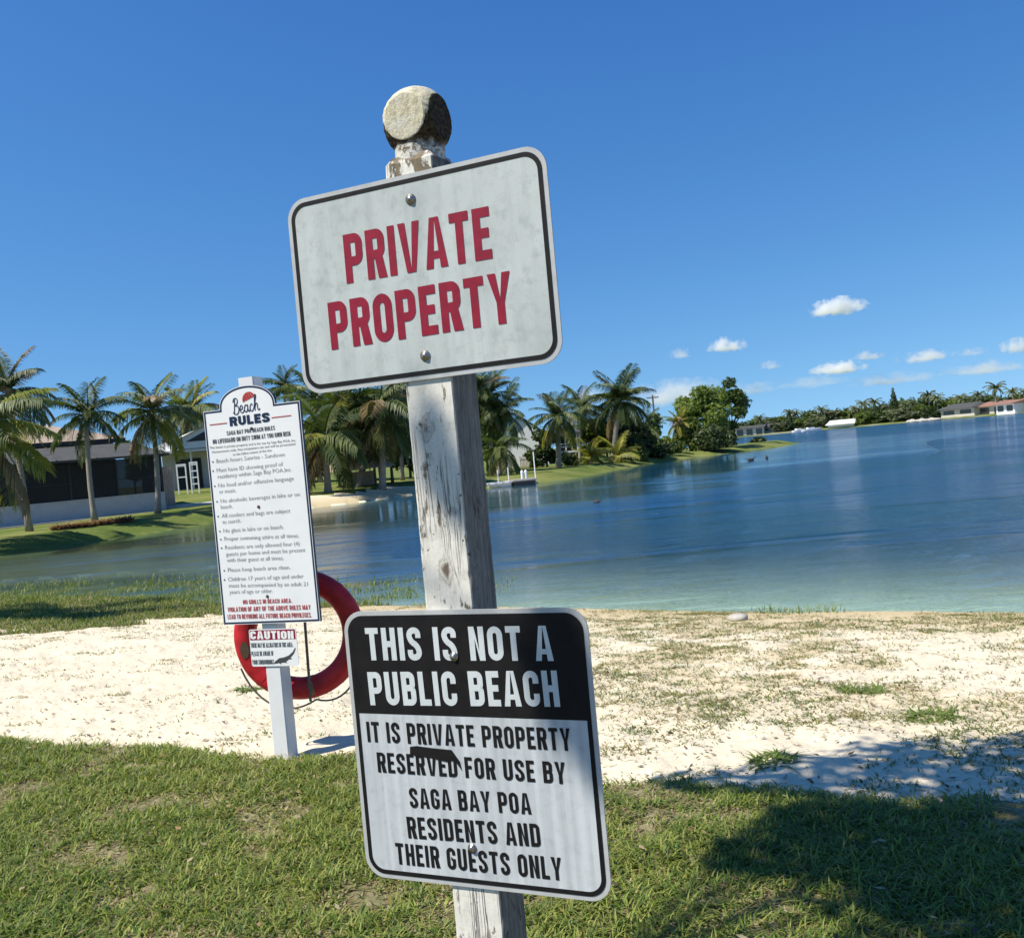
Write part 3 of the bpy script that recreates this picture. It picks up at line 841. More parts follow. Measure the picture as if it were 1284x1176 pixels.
class Frame:
    def __init__(s, N, yaw): s.N = np.array([N[0], N[1], 0.]); s.yaw = yaw; s.u = np.array([math.cos(yaw), -math.sin(yaw), 0]); s.n = np.array([-math.sin(yaw), -math.cos(yaw), 0])

    def loc(s, px, py, off=.006):       # a pixel on the sign plane -> sign coordinates
        r = ray(px, py); P0 = s.N + s.n * off; t = ((P0 - CAMP) @ s.n) / (r @ s.n); Xp = CAMP + r * t
        return (Xp - P0) @ s.u, Xp[2]


def bolt(parent, x, z, y, r=.006, mat='bolt'):
    mb = MB(); prof = [(r * 1.5, 0), (r * 1.5, .0015), (r, .0018), (r * .92, .004), (r * .5, .0058), (.0003, .0062)]
    n = 14; vs = []; fs = []
    for rad, hh in prof:
        for k in range(n): a = 2 * math.pi * k / n; vs.append((x + rad * math.cos(a), y - hh, z + rad * math.sin(a)))
    for i in range(len(prof) - 1):
        for k in range(n): fs.append((i * n + k, i * n + (k + 1) % n, (i + 1) * n + (k + 1) % n, (i + 1) * n + k))
    mb.add(vs, fs); return mb.build('bolt', M[mat], parent, smooth=True)


# ================================================================ FRONT SIGN POST
A = Frame((-.053 * 1.55, 1.55), R(24))
post = empty('sign_post', (A.N[0], A.N[1], 0), -A.yaw)
tag(post, 'weathered white wooden post with ball top carrying the PRIVATE PROPERTY sign', 'sign post')
s = .090; mb = MB(); g = rng(3)
b = .0035; outl = [(-s + b, 0), (-b, 0), (0, b), (0, s - b), (-b, s), (-s + b, s), (-s, s - b), (-s, b)]
zs = list(np.linspace(-.12, 2.088, 110)); vs = []; nn = len(outl)
for iz, zv in enumerate(zs):
    for k, (x, y) in enumerate(outl):
        j = (g.random() - .5) * .0011; vs.append((x + j, y + (g.random() - .5) * .0011, zv))
# chipped chamfered top
for x, y in outl: vs.append((-s / 2 + (x + s / 2) * .80, s / 2 + (y - s / 2) * .84, 2.100 + (g.random() - .5) * .006))
nz = len(zs) + 1
fs = [(i * nn + k, i * nn + (k + 1) % nn, (i + 1) * nn + (k + 1) % nn, (i + 1) * nn + k) for i in range(nz - 1) for k in range(nn)]
fs.append(tuple(range((nz - 1) * nn, nz * nn)))
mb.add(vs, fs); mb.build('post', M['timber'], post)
# ball finial turned from the same square timber: four flat discs where the sphere meets the post faces
cb = at(518, 149, 1.585)[2]; rb = .0585; mb = MB(); n1_, n2_ = 72, 96; prof = [(.042, 2.085), (.042, 2.112)]
z_s = math.asin(.042 / rb)
for i in range(n1_):
    ph = math.pi - z_s - (math.pi - z_s) * i / (n1_ - 1); prof.append((max(1e-4, rb * math.sin(ph)), cb + rb * math.cos(ph)))
vs = []; fs = []
for rad, zv in prof:
    for k in range(n2_):
        a = 2 * math.pi * k / n2_; x = rad * math.cos(a); y = rad * math.sin(a)
        q = 1 + .012 * math.sin(a * 7 + zv * 200) * math.sin(zv * 330)
        vs.append((-s / 2 + max(-.0455, min(.0455, x * q)), s / 2 + max(-.0455, min(.0455, y * q)), zv))
for i in range(len(prof) - 1):
    for k in range(n2_): fs.append((i * n2_ + k, i * n2_ + (k + 1) % n2_, (i + 1) * n2_ + (k + 1) % n2_, (i + 1) * n2_ + k))
mb.add(vs, fs); mb.build('ball_finial', M['ball'], post)

# upper sign
x0, x1, z0, z1 = -.288, .195, 1.731, 2.0655
mb = MB(); mb.prism(rrect(x0, z0, x1, z1, .036), -.0045, -.0015); pan = mb.build('sign_panel', M['sheet_edge'], post)
tag(pan, 'white panel with black border reading PRIVATE PROPERTY in red')
mb = MB(); flat(mb, rrect(x0 + .0145, z0 + .0145, x1 - .0145, z1 - .0145, .024), -.0049); mb.build('reflective_face', M['sheet_white'], pan)
mb = MB(); ringface(mb, rrect(x0 + .0075, z0 + .0075, x1 - .0075, z1 - .0075, .030), rrect(x0 + .0148, z0 + .0148, x1 - .0148, z1 - .0148, .0235), -.0053); mb.build('border', M['letter_black'], pan)
mb = MB()
L0 = A.loc(434.6, 356); L1 = A.loc(617.5, 324); caps(mb, 'PRIVATE', *L0, *L1, A.loc(427.5, 295.4)[1] - L0[1], -.0056, .185, gap=.10, w=.50)
mb.build('lettering', M['letter_red'], pan); mb = MB()
L0 = A.loc(415.7, 439); L1 = A.loc(644.5, 404); caps(mb, 'PROPERTY', *L0, *L1, A.loc(410.4, 380)[1] - L0[1], -.0056, .185, gap=.10, w=.50)
mb.build('lettering', M['letter_red'], pan)
for px, py in ((514.5, 250), (533, 446)): q = A.loc(px, py); bolt(pan, q[0], q[1], -.0050)

# lower sign
x0, x1, z0, z1 = -.2515, .195, .892, 1.3525
mb = MB(); mb.prism(rrect(x0, z0, x1, z1, .036), -.0045, -.0015); pan = mb.build('sign_panel', M['sheet_edge'], post)
tag(pan, 'panel reading THIS IS NOT A PUBLIC BEACH with black header and torn sticker')
mb = MB(); flat(mb, rrect(x0 + .0145, z0 + .0145, x1 - .0145, z1 - .0145, .024), -.0049); mb.build('reflective_face', M['sheet_grey'], pan)
zh = A.loc(447, 894)[1]
mb = MB(); Ao = rrect(x0 + .0075, z0 + .0075, x1 - .0075, z1 - .0075, .030); ringface(mb, Ao, rrect(x0 + .0148, z0 + .0148, x1 - .0148, z1 - .0148, .0235), -.0053)
mb.build('border', M['letter_black'], pan)
mb = MB(); top = [p for p in rrect(x0 + .0140, zh, x1 - .0140, z1 - .0140, .0232)][9:27]
top = [(x0 + .0140, zh)] + [(x1 - .0140, zh)] + top; flat(mb, top, -.0051); mb.build('header', M['letter_black'], pan)
for txt, a, b_, h_ in (('THIS IS NOT A', (460.8, 827.7), (694.4, 828.5), 40.5), ('PUBLIC BEACH', (464.5, 884), (702.5, 886), 41.5)):
    mb = MB(); L0 = A.loc(*a); L1 = A.loc(*b_); caps(mb, txt, *L0, *L1, A.loc(a[0], a[1] - h_)[1] - L0[1], -.0056, .185, gap=.115, space=.32, w=.50)
    mb.build('lettering', M['letter_white'], pan)
for txt, a, b_, h_ in (('IT IS PRIVATE PROPERTY', (461, 930), (716.5, 941.3), 25.5), ('RESERVED FOR USE BY', (474, 968), (710, 983), 25),
                       ('SAGA BAY POA', (514.5, 1012.5), (666.5, 1021), 25), ('RESIDENTS AND', (512, 1050.7), (678.4, 1061.8), 27), ('THEIR GUESTS ONLY', (497.5, 1083), (705.5, 1104), 26.5)):
    mb = MB(); L0 = A.loc(*a); L1 = A.loc(*b_); caps(mb, txt, *L0, *L1, (A.loc(a[0], a[1] - h_)[1] - L0[1]), -.0056, .165, gap=.115, space=.30, w=.46)
    mb.build('lettering', M['letter_black'], pan)
for px, py in ((569, 823), (592, 1063)): q = A.loc(px, py); bolt(pan, q[0], q[1], -.0052, .0052, 'bolt')
mb = MB(); pts = [A.loc(*p) for p in ((514, 936), (522, 935), (545, 938), (566, 940), (576, 954), (579, 966), (570, 953), (560, 955), (540, 950), (525, 948), (514, 946))]
flat(mb, pts[::-1], -.0060); mb.build('torn_sticker', M['letter_black'], pan)

# ================================================================ BEACH RULES POST
B = Frame((-1.38, 5.3), R(18))
rp = empty('sign_post', (B.N[0], B.N[1], 0), -B.yaw)
tag(rp, 'white square post holding the tall Beach RULES board and a CAUTION sign', 'sign post')
s = .098; b = .006; mb = MB()
outl = [(-s + b, 0), (-b, 0), (0, b), (0, s - b), (-b, s), (-s + b, s), (-s, s - b), (-s, b)]
zt = B.loc(316, 472, 0)[1]; vs = [(x, y, z) for z in (-.1, .5, 1.2, zt) for x, y in outl]; nn = 8
mb.add(vs, [(i * nn + k, i * nn + (k + 1) % nn, (i + 1) * nn + (k + 1) % nn, (i + 1) * nn + k) for i in range(3) for k in range(nn)] + [tuple(range(24, 32))])
mb.build('post', M['vinyl'], rp)
x0, x1, z0, z1 = -.328, .287, .778, 1.982
aL = B.loc(275.3, 513.4, .02)[0]; aR = B.loc(344.7, 504.7, .02)[0]; aT = B.loc(310, 483, .02)[1]
cxm = (aL + aR) / 2; hw = (aR - aL) / 2; hh = aT - z1
outl = [(x0, z0), (x1, z0), (x1, z1), (aR, z1)]
for k in range(1, 24):
    a = math.pi * k / 24; outl.append((cxm + hw * math.cos(a) ** 1 * (1.0), z1 + hh * math.sin(a) ** .85))
outl += [(aL, z1), (x0, z1)]
mb = MB(); mb.prism(outl, -.020, -.001); bd = mb.build('rules_board', M['navy'], rp); tag(bd, 'tall white Beach RULES board with arched top and navy outline')
mb = MB(); ringface(mb, outl, inset(outl, .0035), -.0208); mb.build('edge_line', M['board_white'], bd); mb = MB(); o1 = inset(outl, .0032); o2 = inset(outl, .0135); ringface(mb, o1, o2, -.0212); mb.build('border', M['navy'], bd)
mb = MB(); flat(mb, inset(outl, .012), -.0206); mb.build('white_face', M['board_white'], bd)
YB = -.0222
bl = lambda px, py: B.loc(px, py, .0222)


def bcaps(mb, txt, a, b_, hpx, t=.16, gap=.12, **k):
    L0 = bl(*a); L1 = bl(*b_); caps(mb, txt, *L0, *L1, bl(a[0], a[1] - hpx)[1] - L0[1], YB, t, gap, **k)


mb = MB(); bcaps(mb, 'RULES', (288.3, 534.6), (338.6, 528.6), 11.6, .26, .10, w=.70)
mb.build('rules_lettering', M['navy'], bd)
mb = MB(); bcaps(mb, 'SAGA BAY POA BEACH RULES', (284.4, 545.9), (344.7, 538.8), 5.2, .15); mb.build('small_lettering', M['print_dark'], bd); mb = MB(); bcaps(mb, 'NO LIFEGUARD ON DUTY SWIM AT YOU OWN RISK', (267, 556.7), (364.5, 546.2), 5.6, .15); mb.build('small_lettering', M['print_dark'], bd)
for txt, a, b_ in (('This beach is private property and is for use by Saga Bay POA, Inc.', (262.8, 562.8), (371, 553.2)),
                   ('Homeowners only. Any trespassers can and will be prosecuted', (266, 568.2), (370, 557.8)), ('to the fullest extent of the law.', (292, 571.3), (341.3, 565.6))):
    mb = MB(); L0 = bl(*a); L1 = bl(*b_); ttext(mb, txt, *L0, *L1, .0125, YB); mb.build('small_lettering', M['print_dark'], bd)
0 and mb.build('small_lettering', M['print_dark'], bd)
LN = [('Beach hours Sunrise - Sundown', (271.4, 580.5), (357, 571.9), 1), ('Must have ID showing proof of', (271.7, 592), (354.8, 584), 1),
      ('residency within Saga Bay POA,Inc.', (273, 600), (365.6, 590.7), 0), ('No loud and/or offensive language', (273.8, 611), (368.2, 601.8), 1),
      ('or music.', (274.9, 618.8), (296.2, 616.7), 0), ('No alcoholic beverages in lake or on', (276.7, 630.4), (375.7, 621.7), 1), ('beach.', (277, 638), (291.8, 636.6), 0),
      ('All coolers and bags are subject', (278, 648.9), (363.8, 642.4), 1), ('to search.', (279, 656.8), (302.2, 654.7), 0), ('No glass in lake or on beach.', (280.2, 667.7), (355.7, 662.6), 1),
      ('Proper swimming attire at all times.', (281.4, 677.8), (374.9, 673.5), 1), ('Residents are only allowed four (4)', (282.4, 688.6), (375.6, 683.6), 1),
      ('guests per home and must be present', (283.4, 697), (382.8, 691.5), 0), ('with their guest at all times.', (284.3, 704.5), (355.7, 701.6), 0),
      ('Please keep beach area clean.', (285.7, 716.8), (364, 713.2), 1), ('Children 17 years of age and under', (286, 728.4), (380.7, 724.3), 1),
      ('must be accompanied by an adult 21', (287.2, 736.3), (386, 734.2), 0), ('years of age or older.', (287.7, 744.3), (342, 742.8), 0)]
for txt, a, b_, bul in LN:
    mb = MB(); L0 = bl(*a); L1 = bl(*b_); ttext(mb, txt, *L0, *L1, .0225, YB); mb.build('rule_line', M['print_grey'], bd)
    if bul:
        c0 = bl(a[0] - 4.6, a[1] - 1.5); dots = MB(); flat(dots, [(c0[0] + .0048 * math.cos(k * math.pi / 5), c0[1] + .0048 * math.sin(k * math.pi / 5)) for k in range(10)], YB); dots.build('bullet_point', M['print_dark'], bd)
for txt, a, b_, h_ in (('NO GRILLS IN BEACH AREA.', (304.8, 757.3), (366.2, 755.5), 5.4), ('VIOLATION OF ANY OF THE ABOVE RULES MAY', (285.6, 767), (389.5, 764), 5.8), ('LEAD TO REVOKING ALL FUTURE BEACH PRIVILEGES.', (285.6, 776), (390.8, 773.7), 5.8)):
    mb = MB(); bcaps(mb, txt, a, b_, h_, .15); mb.build('warning_lettering', M['print_red'], bd)
0 and mb.build('warning_lettering', M['print_red'], bd)
mb = MB()
for a, b_ in (((262.7, 532.9), (284.7, 530.4)), ((340.3, 523.8), (364.9, 520.9))):
    mb = MB(); p, q = bl(*a), bl(*b_); mb.add([(p[0], YB, p[1] - .0025), (q[0], YB, q[1] - .0025), (q[0], YB, q[1] + .0025), (p[0], YB, p[1] + .0025)], [(0, 1, 2, 3)]); mb.build('red_line', M['print_red'], bd)
# beach umbrella emblem: five red panels with white gaps, tilted
mb = MB(); c0 = np.array(bl(312.0, 500.5)); rad = .043; tilt = R(18)
for k in range(5):
    a0 = math.pi * (k + .06) / 5; a1 = math.pi * (k + .94) / 5; pts = []
    ap = np.array([0, 1.0])
    for j in range(7): a = a0 + (a1 - a0) * j / 6; pts.append(np.array([math.cos(a0 + (a1 - a0) * 0) * (1) * 0, 0]))
    xa, xb = -1 + 2 * (k + .05) / 5, -1 + 2 * (k + .95) / 5
    pts = []
    for j in range(7): v = j / 6; pts.append(np.array([xa * math.cos(v * math.pi / 2), math.sin(v * math.pi / 2) * .95]))
    for j in range(6, -1, -1): v = j / 6; pts.append(np.array([xb * math.cos(v * math.pi / 2) + .001, math.sin(v * math.pi / 2) * .95]))
    P = []
    for q in pts:
        q = q * rad; P.append((c0[0] + q[0] * math.cos(tilt) - q[1] * math.sin(tilt), YB, c0[1] + q[0] * math.sin(tilt) + q[1] * math.cos(tilt)))
    mb.add(P[::-1], [tuple(range(len(P)))])
mb.build('umbrella_emblem', M['print_red'], bd)
# the script word Beach drawn as pen strokes
SC = [[(.10, .0), (.20, .55), (.30, 1.15), (.33, 1.30)], [(.10, 1.05), (.28, 1.36), (.55, 1.30), (.55, .95), (.30, .72), (.55, .66), (.62, .30), (.42, -.02), (.12, .02), (.02, .2)],
      [(.72, .28), (.95, .36), (1.0, .58), (.86, .66), (.74, .42), (.80, .08), (.98, .02), (1.16, .22)],
      [(1.52, .52), (1.36, .64), (1.20, .40), (1.22, .08), (1.38, .04), (1.52, .30), (1.55, .62), (1.54, .22), (1.62, .02), (1.74, .2)],
      [(2.06, .52), (1.94, .64), (1.78, .42), (1.78, .1), (1.92, .0), (2.10, .2), (2.30, .7), (2.48, 1.25), (2.44, 1.40), (2.34, 1.2), (2.26, .5), (2.24, .0)],
      [(2.26, .3), (2.42, .62), (2.54, .52), (2.52, .12), (2.62, .0), (2.74, .14)]]
p0 = bl(292.6, 519.8); p1 = bl(326.2, 513.6); k = math.hypot(p1[0] - p0[0], p1[1] - p0[1]) / 2.75; an = math.atan2(p1[1] - p0[1], p1[0] - p0[0]) ; mb = MB()
for stq in SC:
    sm = []
    for i in range(len(stq) - 1):
        a, b_, c_, d_ = (np.array(stq[max(0, min(len(stq) - 1, i + o_))], float) for o_ in (-1, 0, 1, 2))
        for v in np.linspace(0, 1, 5)[:-1]: sm.append(.5 * (2 * b_ + (c_ - a) * v + (2 * a - 5 * b_ + 4 * c_ - d_) * v * v + (3 * b_ - a - 3 * c_ + d_) * v ** 3))
    sm.append(np.array(stq[-1], float)); cc = 0
    for qd in ribbon(sm, .085):
        cc += 1
        mb.add([(p0[0] + (q[0] * math.cos(an) - q[1] * math.sin(an)) * k, YB - .00002 * (cc % 7), p0[1] + (q[0] * math.sin(an) + q[1] * math.cos(an)) * k) for q in qd], [(0, 1, 2, 3)])
mb.build('beach_script', M['navy'], bd)
for px, py in ((315.2, 537.2), (324, 635.3), (335, 747.5)): q = bl(px, py); bolt(bd, q[0], q[1], YB + .001, .006, 'rust')

x0, x1, z0, z1 = -.179, .121, .536, .744
mb = MB(); mb.prism(rrect(x0, z0, x1, z1, .012, 4), -.006, -.002); cs = mb.build('caution_sign', M['board_white'], rp); tag(cs, 'small red and white CAUTION sign about alligators')
cl = lambda px, py: B.loc(px, py, .0075)
zr = cl(312, 802.8)[1]
mb = MB(); pts = rrect(x0 + .005, zr, x1 - .005, z1 - .005, .008, 4)[5:15]; flat(mb, [(x0 + .005, zr), (x1 - .005, zr)] + pts, -.0066); mb.build('header', M['letter_red'], cs)
mb = MB(); L0 = cl(314, 801.2); L1 = cl(368.4, 800.9); caps(mb, 'CAUTION', *L0, *L1, .045, -.0072, .22, gap=.09, w=.52); mb.build('header_lettering', M['board_white'], cs)
mb = MB()
for txt, a, b_ in (('THERE MAY BE ALLIGATORS IN THIS AREA.', (314.5, 811.9), (367.5, 810.9)), ('PLEASE BE AWARE OF', (315.4, 822.4), (343, 821.7)), ('YOUR SURROUNDINGS.', (316.4, 833), (344.5, 832.5))):
    mb = MB(); L0 = cl(*a); L1 = cl(*b_); caps(mb, txt, *L0, *L1, .026, -.0070, .15); mb.build('lettering', M['print_dark'], cs)
mb = MB(); gp = [(345, 829), (350, 825), (356, 824), (362, 821.5), (367, 817), (370, 811.5), (370.6, 813), (368.5, 819), (364, 824.5), (366.5, 826), (362, 826.5), (358, 830), (361, 831), (355.5, 830.5), (352, 831), (353, 833), (349.5, 831), (346, 832), (343.5, 831)]
flat(mb, [cl(*p) for p in gp][::-1], -.0070); mb.build('alligator_drawing', M['print_dark'], cs)
mb = MB(); mb.tube([(-.05, s, 1.02), (-.05, s + .09, 1.02), (-.05, s + .10, 1.05)], .008, 6); mb.build('hook', M['rust'], rp)

# ================================================================ LIFE RING hanging behind the post
lc = at(375.5, 795, 5.50)
lr = empty('life_ring', lc, 0.0); tag(lr, 'red life ring with grab rope hanging behind the beach rules post', 'life ring')
mb = MB(); Rm, n1_, n2_ = .312, 72, 20; vs = []
for i in range(n1_):
    a = 2 * math.pi * i / n1_
    for k in range(n2_):
        b_ = 2 * math.pi * k / n2_; q = Rm + .064 * math.copysign(abs(math.cos(b_)) ** .85, math.cos(b_)); vs.append((q * math.cos(a), .052 * math.copysign(abs(math.sin(b_)) ** .85, math.sin(b_)), q * math.sin(a)))
mb.add(vs, [(i * n2_ + k, i * n2_ + (k + 1) % n2_, ((i + 1) % n1_) * n2_ + (k + 1) % n2_, ((i + 1) % n1_) * n2_ + k) for i in range(n1_) for k in range(n2_)])
mb.build('ring', M['ring'], lr, smooth=True)
for a in (45, 135, 225, 280):
    mb = MB(); ca, sa = math.cos(R(a)), math.sin(R(a)); path = []
    for k in range(21):
        b_ = 2 * math.pi * k / 20; q = Rm + .0665 * math.cos(b_); path.append((q * ca, .0545 * math.sin(b_), q * sa))
    tn = np.array([-sa, 0, ca]) * .012; vs = [tuple(np.array(p) + tn * e) for p in path for e in (-1, 1)]
    mb.add(vs, [(2 * i, 2 * i + 1, 2 * i + 3, 2 * i + 2) for i in range(20)]); mb.build('strap', M['strap'] if a == 280 else M['ring'], lr)
mb = MB(); hold = [(205, .385), (280, .385), (335, .385)]
for (a0, q0), (a1, q1) in zip(hold[:-1], hold[1:]):
    path = []
    for k in range(13):
        v = k / 12; a = R(a0 + (a1 - a0) * v); q = q0 + 0 * v; x = q * math.cos(a); z = q * math.sin(a)
        sag = 4 * v * (1 - v) * .05; path.append((x, -.02, z - sag))
    mb.tube(path, .006, 6)
mb.build('grab_rope', M['rope'], lr)
mb = MB(); p_ = [np.array(at(px, py, 5.42)) for px, py in ((381, 760), (383, 790), (387.5, 850), (389.5, 879))]
ca, sa = 1.0, 0.0; pl = []
for p in p_: d_ = p - lc; pl.append((d_[0] * ca - d_[1] * sa, d_[0] * sa + d_[1] * ca, d_[2]))
mb.tube(pl, .009, 6); mb.build('throw_line', M['rope'], lr)
mb = MB(); a = R(190); flat(mb, [(Rm * math.cos(a) + .026 * math.cos(k * .4488), Rm * math.sin(a) + .05 * math.sin(k * .4488)) for k in range(14)], -.0540); mb.build('reflective_patch', M['rust'], lr)

# ================================================================ PALMS
def frond_mesh(name, L, p0, p1, seed, mat, nl=48, lw=.066, hang=.5):
    g = rng(seed); n = 14; pts = [np.zeros(3)]; dirs = []
    for i in range(n):
        s_ = (i + .5) / n; p = R(p0 + (p1 - p0) * s_ ** .85); d = np.array([math.cos(p), 0, math.sin(p)]); dirs.append(d); pts.append(pts[-1] + d * L / n)
    pts = np.array(pts); mb = MB()
    mb.tube([pts[i] for i in range(0, n + 1, 2)], [.035 * (1 - i / 8.5) + .006 for i in range(8)], 4, False)
    for sd in (-1, 1):
        for k in range(nl):
            s_ = .10 + .89 * (k + g.random() * .6) / nl; f = s_ * n; i = min(n - 1, int(f)); p = pts[i] + (pts[i + 1] - pts[i]) * (f - i); d = dirs[i]
            up = np.array([-d[2], 0, d[0]]); ln = L * (.11 + .20 * math.sin(math.pi * min(1, .12 + .86 * s_)) ** .7) * (.85 + .3 * g.random())
            v = d * (.45 + .35 * s_) + np.array([0, sd * 1.0, 0]) * (.8 + .3 * g.random()) + up * (.22 * (1 - hang) - hang * .25 * g.random())
            v /= np.linalg.norm(v); dn = np.array([0, 0, -1.0])
            q1 = p + v * ln * .5 + dn * ln * .10 * hang; v2 = v + dn * (1.5 * hang + .5 * g.random()); v2 /= np.linalg.norm(v2); q2 = q1 + v2 * ln * .55
            wv = np.cross(v, dn); wv = wv / (np.linalg.norm(wv) + 1e-6) * .6 + d * .5; wv = wv / np.linalg.norm(wv) * lw * (.8 + .4 * g.random()) * L / 3 * .5
            mb.add([p - wv * .6, p + wv * .6, q1 - wv, q1 + wv, q2], [(0, 1, 3, 2), (2, 3, 4)])
    return mb.mesh(name, mat)


FR = {}
for mk in ('frond', 'frond_y', 'frond_b'):
    FR[mk] = [[frond_mesh('frond', 3.0, a, b_, 100 + i * 7 + j + (50 if mk != 'frond' else 0), M[mk], hang=hg) for j in range(2 if mk == 'frond' else 1)]
              for i, (a, b_, hg) in enumerate(((82, 35, .35), (62, -12, .55), (38, -48, .75), (8, -75, .9), (-30, -86, 1.0)))]
COCO = MB().lathe([(.01, -.13), (.08, -.09), (.11, 0), (.08, .09), (.01, .13)], 8).mesh('coconut', M['leaf_l'], True)


def palm(base, crown, L, nf, label, seed, group='palm trees on the lake shore', yel=0.0, dry=.08, spread=(0, 4.4), tr=.14, mesh_small=False):
    g = rng(seed); base = np.array(base, float); crown = np.array(crown, float)
    base[2] = height(np.array([base[0]]), np.array([base[1]]))[0] - .05
    o = empty('palm_tree', base); tag(o, label, 'palm tree', group)
    v = crown - base; n = 9; path = []; side = np.array([-v[1], v[0], 0]) * 0 + np.array([g.random() - .5, .3 * (g.random() - .5), 0]) * np.linalg.norm(v) * .05
    for i in range(n + 1):
        q = i / n; path.append(v * q + side * 4 * q * (1 - q) * (1 - q * .4))
    mb = MB(); rad = [tr * (1.55 if i == 0 else 1.15 - .35 * i / n) * (1 + .06 * (i % 2)) for i in range(n + 1)]; rad[-1] = tr * 1.1
    if np.linalg.norm(v) > .5: mb.tube(path, rad, 8); mb.build('trunk', M['bark'], o, smooth=True)
    nf = int(nf * 1.15)
    for i in range(nf):
        q = (i + .5) / nf; cls = min(4, int(spread[0] + (spread[1] - spread[0]) * q + g.random() * .8)); u_ = g.random()
        mk = 'frond_y' if u_ < yel else 'frond_b' if (u_ > 1 - dry * (1 + 3 * (cls == 4))) else 'frond'
        me = FR[mk][cls][i % len(FR[mk][cls])]
        f = link('frond', me, o, v + np.array([0, 0, -.18 * q]), i * 2.39996 + g.random() * .5)
        sc = L / 3.0 * (.82 + .3 * g.random()); f.scale = (sc, sc, sc); f.rotation_euler = ((g.random() - .5) * .5, (g.random() - .5) * .25, i * 2.39996 + g.random() * .5)
    if spread[1] > 4 and not mesh_small:
        for k in range(4): a = k * 1.6 + g.random(); link('coconut', COCO, o, v + np.array([math.cos(a) * .25, math.sin(a) * .25, -.32]))
    return o


def ppx(bx, by, cx, cy, Y, L, nf, label, seed, **k): return palm(at(bx, by, Y), at(cx, cy, Y), L, nf, label, seed, **k)


ppx(36, 655, 10, 492, 43, 2.5, 22, 'tall full palm tree at the left edge in front of the dark porch', 1, tr=.12, yel=.1)
ppx(-75, 700, -26, 545, 37, 3.4, 26, 'big drooping palm tree cut off by the left edge of the view', 2, yel=.55, dry=.02, tr=.18, spread=(.5, 4.8))
ppx(119, 650, 108, 521, 47.3, 2.3, 20, 'slim palm tree with pale trunk standing in front of the low grey wall', 3, tr=.12, spread=(0, 3.6))
ppx(198, 644, 190, 517, 50, 2.5, 22, 'palm tree with hanging fronds at the right end of the low grey wall', 4, tr=.13, yel=.12, spread=(0, 4.9))
ppx(247, 600, 243, 512, 82, 3.2, 20, 'light green palm tree behind the grey roofed house', 5, yel=.3)
ppx(225, 600, 228, 516, 92, 3.4, 14, 'second light green palm tree half hidden behind the hanging palm', 55, yel=.35)
ppx(357, 600, 357, 486, 88, 2.4, 24, 'short fan shaped palm top rising behind the beach rules board', 6, spread=(0, 3.6))
ppx(411, 613, 406, 548, 58.5, 3.7, 24, 'low palm tree with long fronds drooping to the lawn right of the beach rules board', 7, yel=.12, spread=(.3, 4.9), tr=.2)
ppx(437, 608, 432, 520, 62, 3.4, 22, 'palm tree with thin trunk second from the beach rules board', 8)
ppx(449, 607, 455, 538, 63, 2.9, 20, 'palm tree just left of the thatched hut', 9, yel=.1)
ppx(479, 612, 476, 512, 60.5, 3.7, 26, 'palm tree in front of the thatched hut with long hanging fronds', 10, spread=(.2, 4.9), tr=.2)
ppx(402, 600, 398, 508, 72, 3.2, 20, 'taller palm tree behind the drooping palm near the rules board', 11)
ppx(505, 603, 502, 505, 70, 3.6, 24, 'dark palm tree directly left of the weathered wooden post', 12, spread=(0, 4.8))
ppx(632, 590, 632, 516, 72, 2.6, 20, 'palm tree behind the floating dock with upright fronds', 13)
ppx(616, 592, 611, 498, 74, 2.8, 22, 'palm tree emerging right behind the weathered wooden post', 14)
ppx(625, 590, 628, 562, 66, 2.3, 18, 'low palm clump with drooping fronds beside the floating dock', 15, spread=(.6, 4.9), mesh_small=True)
ppx(600, 592, 596, 492, 72, 3.2, 22, 'palm tree mostly hidden by the weathered wooden post', 16)
ppx(700, 585, 698, 522, 77, 2.7, 26, 'palm tree on the green point left of the white pavilion', 17, yel=.14, tr=.2)
ppx(727, 580, 728, 512, 88, 2.9, 20, 'palm tree behind the white pavilion', 18)
ppx(769, 580, 776, 503, 86, 3.4, 34, 'tallest palm tree on the green point with a full round crown', 19, spread=(0, 3.9), tr=.22)
ppx(741, 582, 741, 573, 80, 2.2, 18, 'low yellow green palm bush at the water left of the tallest palm', 20, yel=.9, spread=(0, 3.6), mesh_small=True)
ppx(775, 580, 775, 572, 82, 2.2, 18, 'low yellow green palm bush under the tallest palm', 21, yel=.75, spread=(0, 3.8), mesh_small=True)
ppx(806, 572, 806, 540, 92, 2.4, 18, 'short palm tree between the tallest palm and the yellow orange palm', 22, yel=.1, spread=(0, 4.2))
ppx(850, 570, 850, 531, 99, 2.0, 22, 'yellow orange palm tree beside the round green tree on the point', 23, yel=.95, dry=.04, spread=(0, 4.4))
palm((-14.2, 12.5, 0), (-13.9, 12.3, 8.6), 2.6, 12, 'palm tree on the near bank outside the left edge of the view', 24)

